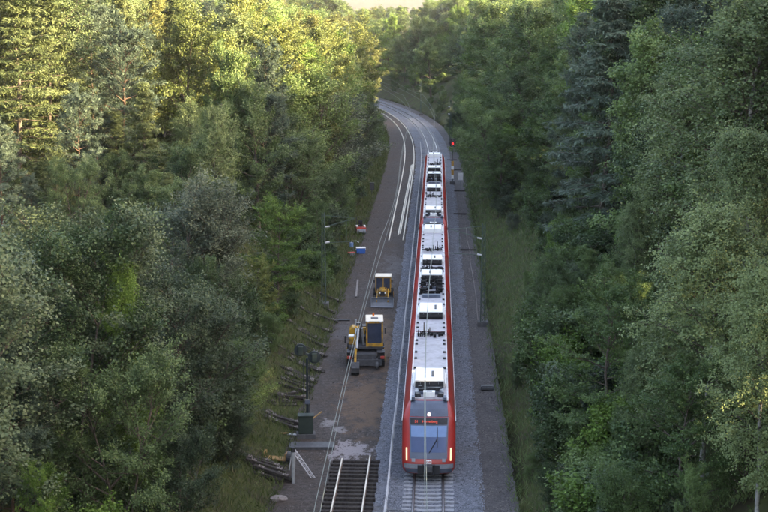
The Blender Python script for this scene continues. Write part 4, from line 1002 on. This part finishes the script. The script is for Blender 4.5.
MB().box((.6, -.85, 1.62), (.7, .18, .3)).cyl((.6, -.75, 1.75), (.6, -.6, 2.0), .02, .02, 6).cyl((.6, -.6, 1.98), (.6, -.57, 2.02), .17, .17, 12).build('control_console', M['dark'], ex)
MB().tube([(cx0, cy0 - .05, cz1 - .2), (cx0 - .1, cy0 - .1, 2.4), (cx0 - .1, cy0 - .1, 1.7)], .02, 6).build('grab_rail', M['black'], ex)
for k in range(3): MB().box((1.26, -.6 + .28 * k, .62 + .22 * k), (.16, .24, .03)).build('step', M['dark'], ex)
MB().box((-.35, .35, 1.62), (.9, .9, .45)).box((.2, .85, 1.75), (.5, .3, .7)).build('pump_housing', M['black'], ex)
MB().box((0, 2.12, 1.75), (2.0, .12, .7)).build('counterweight', M['dark'], ex, bevel=.03)
# backhoe loader behind it
ld = thing('backhoe_loader', 'yellow loader with cream cab roof and wide grey front bucket', 'loader', pt(-4.15, 123.2), heading(124)); ld.location.z = -.05; ld.scale = (.78, .78, .78)
for sx in (-1, 1):
    wheel(ld, sx * .86, 1.0, .68, .44, sx); wheel(ld, sx * .86, -1.25, .46, .34, sx)
MB().box((0, -.2, .75), (.9, 3.2, .4)).box((0, 1.0, .68), (1.5, .24, .24)).box((0, -1.25, .46), (1.5, .2, .2)).build('chassis', M['dark'], ld)
MB().prism([(-.42, .95), (-.42, 1.5), (-.3, 1.62), (.3, 1.62), (.42, 1.5), (.42, .95)], 'y', -1.75, .05).build('engine_hood', M['yellow'], ld, bevel=.02)
MB().box((0, -1.76, 1.25), (.6, .04, .5)).build('radiator_grille', M['black'], ld)
MB().cyl((.28, -.9, 1.6), (.28, -.9, 2.2), .05, .05, 8).build('exhaust_pipe', M['black'], ld)
c = MB(); x0, x1, y0, y1, z0, z1 = -.78, .78, .05, 1.65, 1.0, 2.72
for x in (x0, 0, x1):
    for y in (y0, y1): c.box2((x - .045, y - .045, z0), (x + .045, y + .045, z1))
for y in (y0, y1): c.box2((x0, y - .05, z0), (x1, y + .05, z0 + .25)); c.box2((x0, y - .05, z1 - .08), (x1, y + .05, z1))
for x in (x0, x1): c.box2((x - .05, y0, z0), (x + .05, y1, z0 + .3)); c.box2((x - .05, y0, z1 - .08), (x + .05, y1, z1))
c.build('cab_frame', M['yellow'], ld)
for a, b in ((x0, 0), (0, x1)):
    for y in (y0, y1): MB().box2((a + .05, y - .01, z0 + .25), (b - .05, y + .01, z1 - .08)).build('window_pane', M['glass'], ld)
for x in (x0, x1): MB().box2((x - .01, y0 + .05, z0 + .3), (x + .01, y1 - .05, z1 - .08)).build('side_pane', M['glass'], ld)
MB().box2((x0 - .1, y0 - .14, z1), (x1 + .1, y1 + .1, z1 + .13)).build('cab_roof', M['cream'], ld, bevel=.03)
MB().box((.1, .7, 1.5), (.42, .4, .5)).build('seat', M['bluebox'], ld)
for sx in (-1, 1):
    MB().bar((sx * .55, -.2, 1.45), (sx * .6, -2.0, .95), .12, .2).bar((sx * .6, -2.0, .95), (sx * .6, -2.45, .5), .12, .18).build('lift_arm', M['yellow'], ld)
    MB().cyl((sx * .55, -.5, 1.0), (sx * .6, -1.9, .85), .05, .05, 8).build('hydraulic_ram', M['silver'], ld)
    MB().box((sx * .3, -1.82, 1.35), (.16, .08, .14)).build('headlight', M['white'], ld)
    MB().box((sx * .95, -.05, 2.3), (.16, .06, .26)).build('mirror', M['black'], ld)
k = MB(); k.prism([(-2.4, .10), (-3.25, .04), (-3.25, .075), (-2.48, .16), (-2.36, .42), (-2.42, .80), (-2.62, .98), (-2.58, 1.0), (-2.36, .84), (-2.28, .42)], 'x', -1.18, 1.18)
for s in (-1, 1): k.prism([(-2.35, .12), (-3.2, .06), (-2.62, .98), (-2.4, .82)], 'x', s * 1.18 - .015, s * 1.18 + .015)
k.build('front_bucket', M['grey'], ld)
MB().bar((0, 1.9, .9), (0, 2.7, 2.2), .2, .3).bar((0, 2.7, 2.2), (0, 3.0, 1.0), .18, .24).build('rear_boom', M['yellow'], ld)
MB().prism([(2.8, .95), (3.2, 1.0), (3.3, .6), (3.0, .35), (2.8, .5)], 'x', -.3, .3).build('rear_bucket', M['dark'], ld)

# small red ride-on machine on the verge
def on_ground(X, Y, dz=0): return Vector((X, Y, float(terr(X, Y)) + dz))
def clear_z(X, Y): return max(float(terr(X, Y)), -.05)
p = at_ = None
rd = thing('ride_on_roller', 'small red ride-on roller with black seat on the grass verge', 'roller', (-2.55, 161.5, clear_z(-2.55, 161.5)), R(6))
for y in (-.62, .62): MB().cyl((-.48, y, .30), (.48, y, .30), .30, .30, 18).build('drum', M['grey'], rd)
MB().box((0, 0, .52), (1.05, 1.5, .42)).build('body', M['wearred'], rd, bevel=.04)
for sx in (-1, 1): MB().box((sx * .42, .1, .80), (.2, .8, .16)).build('side_panel', M['white'], rd, bevel=.02)
MB().box((0, .22, .86), (.46, .45, .18)).box((0, .48, 1.12), (.46, .12, .5)).build('seat', M['black'], rd, bevel=.03)
MB().cyl((0, -.5, .7), (0, -.35, 1.1), .03, .03, 8).cyl((0, -.37, 1.08), (0, -.34, 1.12), .18, .18, 14).build('steering_wheel', M['black'], rd)
MB().tube([(-.42, .62, .7), (-.42, .62, 1.75), (.42, .62, 1.75), (.42, .62, .7)], .035, 8).build('roll_bar', M['dark'], rd)

def crate(name, label, cat, X, Y, d, mat, lid, rz=0):
    r = thing(name, label, cat, (X, Y, clear_z(X, Y)), rz)
    b = MB(); b.box((0, 0, d[2] / 2), (d[0], d[1], d[2]), taper=1.08); b.build('body', mat, r, bevel=.02)
    MB().box((0, 0, d[2] + .03), (d[0] * 1.14, d[1] * 1.14, .07)).build('lid', lid, r, bevel=.015)
    for s in (-1, 1): MB().box((s * d[0] * .57, 0, d[2] * .78), (.05, d[1] * .3, .06)).build('handle', lid, r)
    return r
crate('storage_box', 'blue plastic box with white lid on the verge near the red roller', 'box', -2.35, 148.2, (.85, .6, .55), M['bluebox'], M['white'], .1)
crate('storage_box', 'grey toolbox with worn red lid beside the blue plastic box', 'box', -3.25, 146.4, (.6, .45, .35), M['grey'], M['wearred'], .3)
pp = thing('hand_pump', 'grey pump stand with pale blue tank beside the blue plastic box', 'pump', (-3.3, 148.8, clear_z(-3.3, 148.8)), .3)
MB().cyl((0, 0, .55), (0, 0, .95), .2, .2, 14).build('tank', M['blind'], pp)
for a in (0, 2.1, 4.2): MB().cyl((math.cos(a) * .1, math.sin(a) * .1, .6), (math.cos(a) * .32, math.sin(a) * .32, 0), .025, .025, 6).build('leg', M['grey'], pp)
MB().tube([(0, 0, .95), (.0, 0, 1.1), (.45, -.2, 1.15), (.7, -.3, 1.0)], .03, 6).build('handle', M['gutter'], pp)

# ------------------------------------------------------------------ discarded sleepers on the bank
sproto = None
def sleeper(X, Y, rz, lift=0., label=None):
    global sproto
    lb = label or 'dark timber sleeper with pale baseplates discarded on the grassy bank'
    z = float(terr(X, Y))
    e = 1.1; dx, dy = math.cos(rz) * e, math.sin(rz) * e
    za, zb = max(float(terr(X + dx, Y + dy)), -.06), max(float(terr(X - dx, Y - dy)), -.06)
    if sproto is None:
        root = thing('railway_sleeper', lb, 'sleeper', group='discarded sleepers')
        MB().box((0, 0, .08), (2.3, .26, .16)).build('beam', M['wood'], root, bevel=.012)
        for s in (-1, 1):
            MB().box((s * .72, 0, .175), (.30, .17, .03)).box((s * .70, 0, .21), (.05, .15, .06)).box((s * .84, 0, .21), (.05, .15, .06)).build('baseplate', M['plate'], root)
        sproto = root
    else:
        root = copy_tree(sproto); root['label'] = lb
    root.location = (X, Y, (za + zb) / 2 - jit.uniform(.0, .09) + lift); root.rotation_euler = Euler((0, -math.atan2(za - zb, 2 * e), rz))
    return root
def gpix(x, y, h=0.0):
    a = (x - 384) / FPX; b = (256 - y) / FPX; t = (h - CAM_H) / (-math.sin(PITCH) + b * math.cos(PITCH))
    return t * a, t * (math.cos(PITCH) + b * math.sin(PITCH))
SL = [ # photo positions of the sleepers' middles on the bank, height of the ground there, turn
    (262, 463, .5, -14), (266, 466, .5, -14), (270, 470, .4, -13), (274, 473, .4, -16), (259, 460, .55, -12),
    (279, 417, .3, -12), (282, 421, .3, -14), (286, 425, .2, -10),
    (283, 404, .3, 40), (291, 400, .2, 46), (288, 397, .3, 30),
    (298, 374, .3, -22), (300, 378, .25, -22), (293, 383, .3, -26), (295, 388, .3, -20),
    (298, 361, .5, -18), (308, 366, .3, -20), (290, 352, .6, -25), (303, 346, .5, -24), (312, 351, .3, -22), (316, 341, .3, -30), (308, 333, .5, -22),
    (300, 327, .7, -28), (318, 327, .3, -25), (322, 318, .3, -20), (311, 314, .6, -26), (326, 308, .3, -30), (316, 300, .6, -22), (329, 298, .3, -26)]
for (x, y, h, a) in SL:
    X, Y = gpix(x, y, h); t_ = R(a + jit.uniform(-16, 16)); X += jit.uniform(-.2, .2)
    sleeper(X, Y, t_)
    if y > 330 and jit.random() < .55: sleeper(X - math.sin(t_) * .34 + jit.uniform(-.15, .15), Y + math.cos(t_) * .34, t_ + R(jit.uniform(-3, 3)))
    if y > 390 and jit.random() < .4: sleeper(X + jit.uniform(-.2, .2), Y + .15, t_ + R(jit.uniform(-20, 20)), lift=.19)

# loose boards
def board(X, Y, rz, L, w, mat, label, tilt=0):
    b = MB().box((0, 0, .03), (L, w, .05)).build('board', mat, bevel=.006)
    b.location = (X, Y, clear_z(X, Y) + .03 + abs(math.sin(tilt)) * L / 2); b.rotation_euler = (0, tilt, rz); return tag(b, label, 'board')
X, Y = gpix(276, 452, .5)
tr = thing('tarpaulin_tray', 'orange-brown tray and grey drum end dumped behind the sleepers', 'tray', (X, Y, float(terr(X, Y))), R(-10)); tr.scale = (.8, .8, .8)
MB().prism([(-.75, .10), (.75, .05), (.82, .55), (.70, .55), (.62, .16), (-.62, .20), (-.72, .62), (-.84, .62)], 'y', -.35, .35).build('tray', M['plank'], tr)
MB().cyl((.85, -.1, .35), (1.2, -.1, .33), .38, .38, 16).build('drum_end', M['dark'], tr)
X, Y = gpix(294, 433, .1); board(X, Y, R(-12), 1.0, .2, M['gutter'], 'pale board lying in front of the green cabinet')
X, Y = gpix(314, 420, .1); board(X, Y, R(50), 1.5, .09, M['plank'], 'thin yellow lath leaning beside the green cabinet', R(-18))
X, Y = gpix(284, 430, .3); board(X, Y, R(10), .6, .2, M['plank'], 'short tan plank on the grass above the dumped tray')

# ------------------------------------------------------------------ trackside fixtures
X, Y = gpix(306, 436)
cb = thing('trackside_cabinet', 'dark green trackside cabinet on a concrete base beside the signal', 'cabinet', (X, Y, -.08), R(4))
MB().box((0, 0, .12), (1.1, .8, .3)).build('base', M['stone'], cb)
MB().box((0, 0, .80), (.85, .55, 1.05)).build('body', M['green'], cb, bevel=.02)
MB().box((0, 0, 1.35), (.95, .65, .06)).build('roof', M['green'], cb)
for s in (-1, 1): MB().box((s * .21, -.285, .80), (.40, .02, .95)).build('door', M['green'], cb)
tb = MB().box((0, 0, .14), (2.6, 1.1, .32)).build('concrete_slab', M['dark'], bevel=.02); X2, Y2 = gpix(312, 446); tb.location = (X2, Y2, -.2); tag(tb, 'low dark slab sunk into the ground in front of the green cabinet', 'slab')

sg = thing('railway_signal', 'dark signal with two round shields seen from behind beside the green cabinet', 'signal', (X + .05, Y + 1.1, -.1), R(5))
MB().cyl((0, 0, 0), (0, 0, 4.5), .085, .07, 10).build('post', M['sigback'], sg)
for (dx, z) in ((-.38, 5.0), (.42, 4.55)):
    s = MB(); s.cyl((dx, -.05, z), (dx, .05, z), .37, .37, 20); s.build('signal_shield', M['sigback'], sg)
    MB().box((dx, -.14, z), (.3, .22, .5)).build('lamp_housing', M['green'], sg, bevel=.02)
MB().bar((-.6, 0, 4.95), (.6, 0, 4.5), .1, .14).build('cross_arm', M['sigback'], sg)
MB().bar((-.22, -.1, .3), (-.22, -.1, 4.4), .04, .04).bar((.12, -.1, .3), (.12, -.1, 4.4), .04, .04).build('ladder_rail', M['sigback'], sg)
MB().box((0, -.12, 1.9), (.3, .05, .28)).build('number_plate', M['bluegrey'], sg)

X, Y = gpix(293.5, 482)
po = thing('steel_post', 'stout grey steel post with dark cap standing beside the old track', 'post', (X, Y, -.1), 0)
MB().cyl((0, 0, 0), (0, 0, 1.75), .10, .10, 12).build('shaft', M['silver'], po)
MB().cyl((0, 0, 1.75), (0, 0, 2.0), .12, .09, 12).build('cap', M['black'], po)
X, Y = gpix(304, 474)
lf = thing('lattice_trestle', 'white lattice trestle propped on the ground beside the grey post', 'trestle', (X, Y, -.08), 0)
g = MB(); a0, a1 = Vector((-.72, .9, 1.15)), Vector((.42, -.6, .05)); off = Vector((.20, .06, 0))
for o_ in (Vector((0, 0, 0)), off): g.bar(a0 + o_, a1 + o_, .04, .04)
for k in range(9):
    q = a0.lerp(a1, k / 8); g.bar(q, q + off, .03, .03)
    if k < 8: g.bar(q, a0.lerp(a1, (k + 1) / 8) + off, .025, .025)
g.build('lattice_leg', M['tape'], lf)
MB().bar(a0 + Vector((.05, .02, 0)), (-.85, .8, .0), .04, .04).bar(a0 + Vector((.2, .08, 0)), (-.55, 1.05, .0), .04, .04).build('prop_leg', M['gutter'], lf)

def stone(X, Y, r, label, squash=.5, mat='stone', sd=0):
    bm = bmesh.new(); bmesh.ops.create_icosphere(bm, subdivisions=2, radius=r); q = random.Random(sd)
    for v in bm.verts:
        f = 1 + q.uniform(-.18, .18); v.co.x *= f * 1.25; v.co.y *= f; v.co.z *= f * squash
    me = bpy.data.meshes.new('stone'); bm.to_mesh(me); bm.free(); me.materials.append(M[mat])
    o = link(bpy.data.objects.new('stone', me)); o.location = (X, Y, clear_z(X, Y) + r * squash * .55); return tag(o, label, 'stone')
X, Y = gpix(278, 499); stone(X, Y, .38, 'pale flat stone at the edge of the grass near the grey post', .35, 'plate', 1)

dr = thing('drain_cover', 'dark concrete drain block at the edge of the gravel path', 'drain', (*gpix(487, 389), -.05), heading(94))
MB().box((0, 0, .14), (.85, .5, .26)).build('block', M['dark'], dr, bevel=.05); MB().box((0, 0, .285), (.7, .36, .03)).build('grate', M['black'], dr)

def lattice_mast(name, label, X, Y, hgt, side):
    z = clear_z(X, Y) - .1
    r = thing(name, label, 'mast', (X, Y, z), heading(Y))
    w0, w1 = .34, .20
    def cnr(k, t): sx, sy = ((-1, -1), (1, -1), (1, 1), (-1, 1))[k]; w = w0 + (w1 - w0) * t; return Vector((sx * w * .5, sy * w * .5, .3 + (hgt - .3) * t))
    MB().box((0, 0, .2), (.8, .8, .5)).build('footing', M['stone'], r)
    for k in range(4): MB().bar(cnr(k, 0), cnr(k, 1), .055, .055).build('upright', M['mast'], r)
    g = MB(); n = 16
    for k in range(4):
        for i in range(n):
            t0, t1 = i / n, (i + 1) / n; a, b = (k, (k + 1) % 4) if i % 2 else ((k + 1) % 4, k); g.bar(cnr(a, t0), cnr(b, t1), .03, .03)
    g.build('lattice_bracing', M['mast'], r)
    a = MB(); s = side
    a.bar((0, 0, hgt - 1.2), (s * 2.6, 0, hgt - .45), .05, .05); a.bar((0, 0, hgt - .2), (s * 2.6, 0, hgt - .45), .035, .035); a.bar((0, 0, hgt - 2.5), (s * 3.2, 0, hgt - 2.3), .04, .04)
    a.bar((s * 1.9, 0, hgt - .7), (s * 1.9, 0, hgt - 2.35), .03, .03)
    a.build('cantilever_arm', M['mast'], r)
    for zz in (hgt - 1.2, hgt - 2.5): MB().cyl((s * .15, 0, zz + .02), (s * .5, 0, zz + .08), .07, .07, 8).build('insulator', M['gutter'], r)
    return r
lattice_mast('catenary_mast', 'green lattice catenary mast at the foot of the grass bank', 7.75, 113.8, 8.2, -1)
lattice_mast('catenary_mast', 'green lattice catenary mast half hidden in the bushes above the loader', -4.95, 119.6, 7.9, 1)
X, Y = float(pt(3.6, 268).x), 268.0
lattice_mast('catenary_mast', 'distant green lattice catenary mast beside the curving track', X, Y, 8.0, -1)
X, Y = float(pt(3.6, 340).x), 340.0
lattice_mast('catenary_mast', 'small far lattice mast where the line curves away', X, Y, 8.0, -1)

# overhead line: contact and catenary wires of both tracks
def wire(u, z, label, sag=0, y0=8, y1=400, r=.014, span=62, ph=0):
    pts = []
    for y in np.arange(y0, y1, 4.0):
        t = ((y - 114 + ph) % span) / span; pts.append(pt(u + .25 * math.sin((y - 114) / span * math.pi), float(y), z - sag * 4 * t * (1 - t)))
    return tag(MB().tube(pts, r, 5).build('overhead_wire', M['wire']), label, 'wire')
wire(0, 5.45, 'contact wire hanging over the running track and train')
wire(0.05, 6.9, 'upper catenary wire hanging over the running track and train', sag=.7)
wire(-4.05, 5.45, 'contact wire hanging over the lifted track and excavator')
wire(-4.0, 6.9, 'upper catenary wire hanging over the lifted track and excavator', sag=.7)

# white site barrier along the running track: rail on posts with clamps to the rail foot
ba = thing('site_barrier', 'long white barrier rail on short posts between the train and lifted track', 'barrier', (0, 0, 0))
pts = [pt(-2.06 + .02 * math.sin(y * .37), float(y), 1.0 ) for y in np.arange(56, 262, 1.25)]
g = MB()
for a, b in zip(pts[:-1], pts[1:]): g.bar(a, b, .055, .06)
g.build('top_rail', M['tape'], ba)
g = MB()
for a, b in zip(pts[:-1], pts[1:]): g.bar(a - Vector((0, 0, .5)), b - Vector((0, 0, .5)), .05, .05)
g.build('middle_rail', M['tape'], ba)
post0 = MB().bar((0, 0, -.06), (0, 0, 1.02), .045, .045).build('barrier_post', M['gutter'], ba); post0.location = pt(-2.06, 58); first = True
clamp0 = MB().bar((0, 0, .05), (1.15, 0, .03), .05, .04).build('clamp_arm', M['grey'], ba); clamp0.location = pt(-2.06, 58)
for y in np.arange(60.5, 262, 2.5):
    for q in ((post0, clamp0) if int(y * 2) % 3 == 0 else (post0,)):
        o = q.copy(); link(o, ba); o.location = pt(-2.06, float(y))

# signals and boards on the train's side
X, Y = 9.6, 206.7
rsg = thing('railway_signal', 'red-lit signal on a slim mast with an amber board below', 'signal', (X, Y, -.05), heading(207))
MB().cyl((0, 0, 0), (0, 0, 6.5), .075, .06, 10).build('post', M['dark'], rsg)
MB().box((0, -.06, 5.75), (.85, .1, 1.5)).build('signal_shield', M['black'], rsg, bevel=.03)
for z in (6.15, 5.75, 5.3):
    lit = z == 5.75
    MB().cyl((0, -.22, z), (0, -.11, z), .15, .15, 14).build('lamp', M['siglamp'] if lit else M['dark'], rsg)
MB().box((0, -.09, 2.35), (.34, .04, 1.9)).build('mast_board', M['amber'], rsg); MB().box((0, -.115, 2.35), (.34, .02, .5)).build('mast_board_band', M['white'], rsg)
MB().box((0, -.09, 1.05), (.34, .04, .5)).build('mast_board_foot', M['white'], rsg)
MB().box((0, 0, .2), (.7, .7, .5)).build('footing', M['stone'], rsg)
X, Y = 10.35, 199.5
sn = thing('trackside_sign', 'small pale board on a post beside the gravel path below the red signal', 'sign', (X, Y, clear_z(X, Y) - .05), heading(200))
MB().cyl((0, 0, 0), (0, 0, 1.9), .04, .04, 8).build('post', M['grey'], sn); MB().box((0, -.06, 2.0), (.7, .04, 1.0)).build('panel', M['gutter'], sn, bevel=.01)
for (px, py, nm, lb) in ((372, 196, 'relay_box', 'dark relay box on a stake at the grass edge beside the pale rails'), (375, 163, 'relay_box', 'far dark relay box near where the pale rails bend')):
    X, Y = gpix(px, py); r = thing(nm, lb, 'box', (X, Y, clear_z(X, Y)), 0)
    MB().cyl((0, 0, 0), (0, 0, .9), .05, .05, 8).build('stake', M['dark'], r); MB().box((0, 0, 1.35), (.6, .4, .95)).build('body', M['black'], r, bevel=.02); MB().box((0, -.21, 1.35), (.5, .02, .8)).build('door', M['dark'], r)
# cable duct lids / dark sleepers lying across the path on the train's side
for k, (px, py) in enumerate(((460, 191), (456, 170), (460, 214), (468, 250), (452, 160))):
    X, Y = gpix(px, py); b = MB().box((0, 0, .07), (1.6, .26, .15)).build('duct_beam', M['wood'], bevel=.01); b.location = (X, Y, -.05); b.rotation_euler.z = R(-3)
    tag(b, 'dark beam lying across the gravel path beside the train', 'beam', 'beams across the gravel path')
# pale cable laid along the path
cp_ = [gpix(x, y) for x, y in ((466, 228), (467, 240), (470, 252), (470, 262), (472, 272), (474, 285), (476, 298), (477, 312), (478, 322))]
tag(MB().tube([Vector((a, b, max(float(terr(a, b)), -.03) + .04)) for a, b in cp_], .04, 6).build('cable', M['plate']), 'pale cable laid along the gravel path to the lattice mast', 'cable')
# tyre-track boards beside the loader and kerb-like timber at the verge
X, Y = gpix(357, 288); board(X, Y, heading(Y) + R(92), 8.0, .16, M['plate'], 'long pale strip lying on the bare earth beside the loader')
X, Y = gpix(340, 320); board(X, Y, R(4), 1.6, .25, M['black'], 'black board lying at the verge beside the bare earth')

# the evening air of the valley
hz = MB().box2((-1000, -360, -3), (1000, 1500, 60)).build('haze', M['stone']); tag(hz, kind='stuff')
hm = bpy.data.materials.new('haze_air'); hm.use_nodes = True; hn = hm.node_tree.nodes; hn.clear()
pv = hn.new('ShaderNodeVolumePrincipled'); pv.inputs['Color'].default_value = (.90, .93, 1.0, 1); pv.inputs['Density'].default_value = .00006; pv.inputs['Anisotropy'].default_value = .25
ho_ = hn.new('ShaderNodeOutputMaterial'); hm.node_tree.links.new(pv.outputs[0], ho_.inputs['Volume'])
hz.data.materials.clear(); hz.data.materials.append(hm)
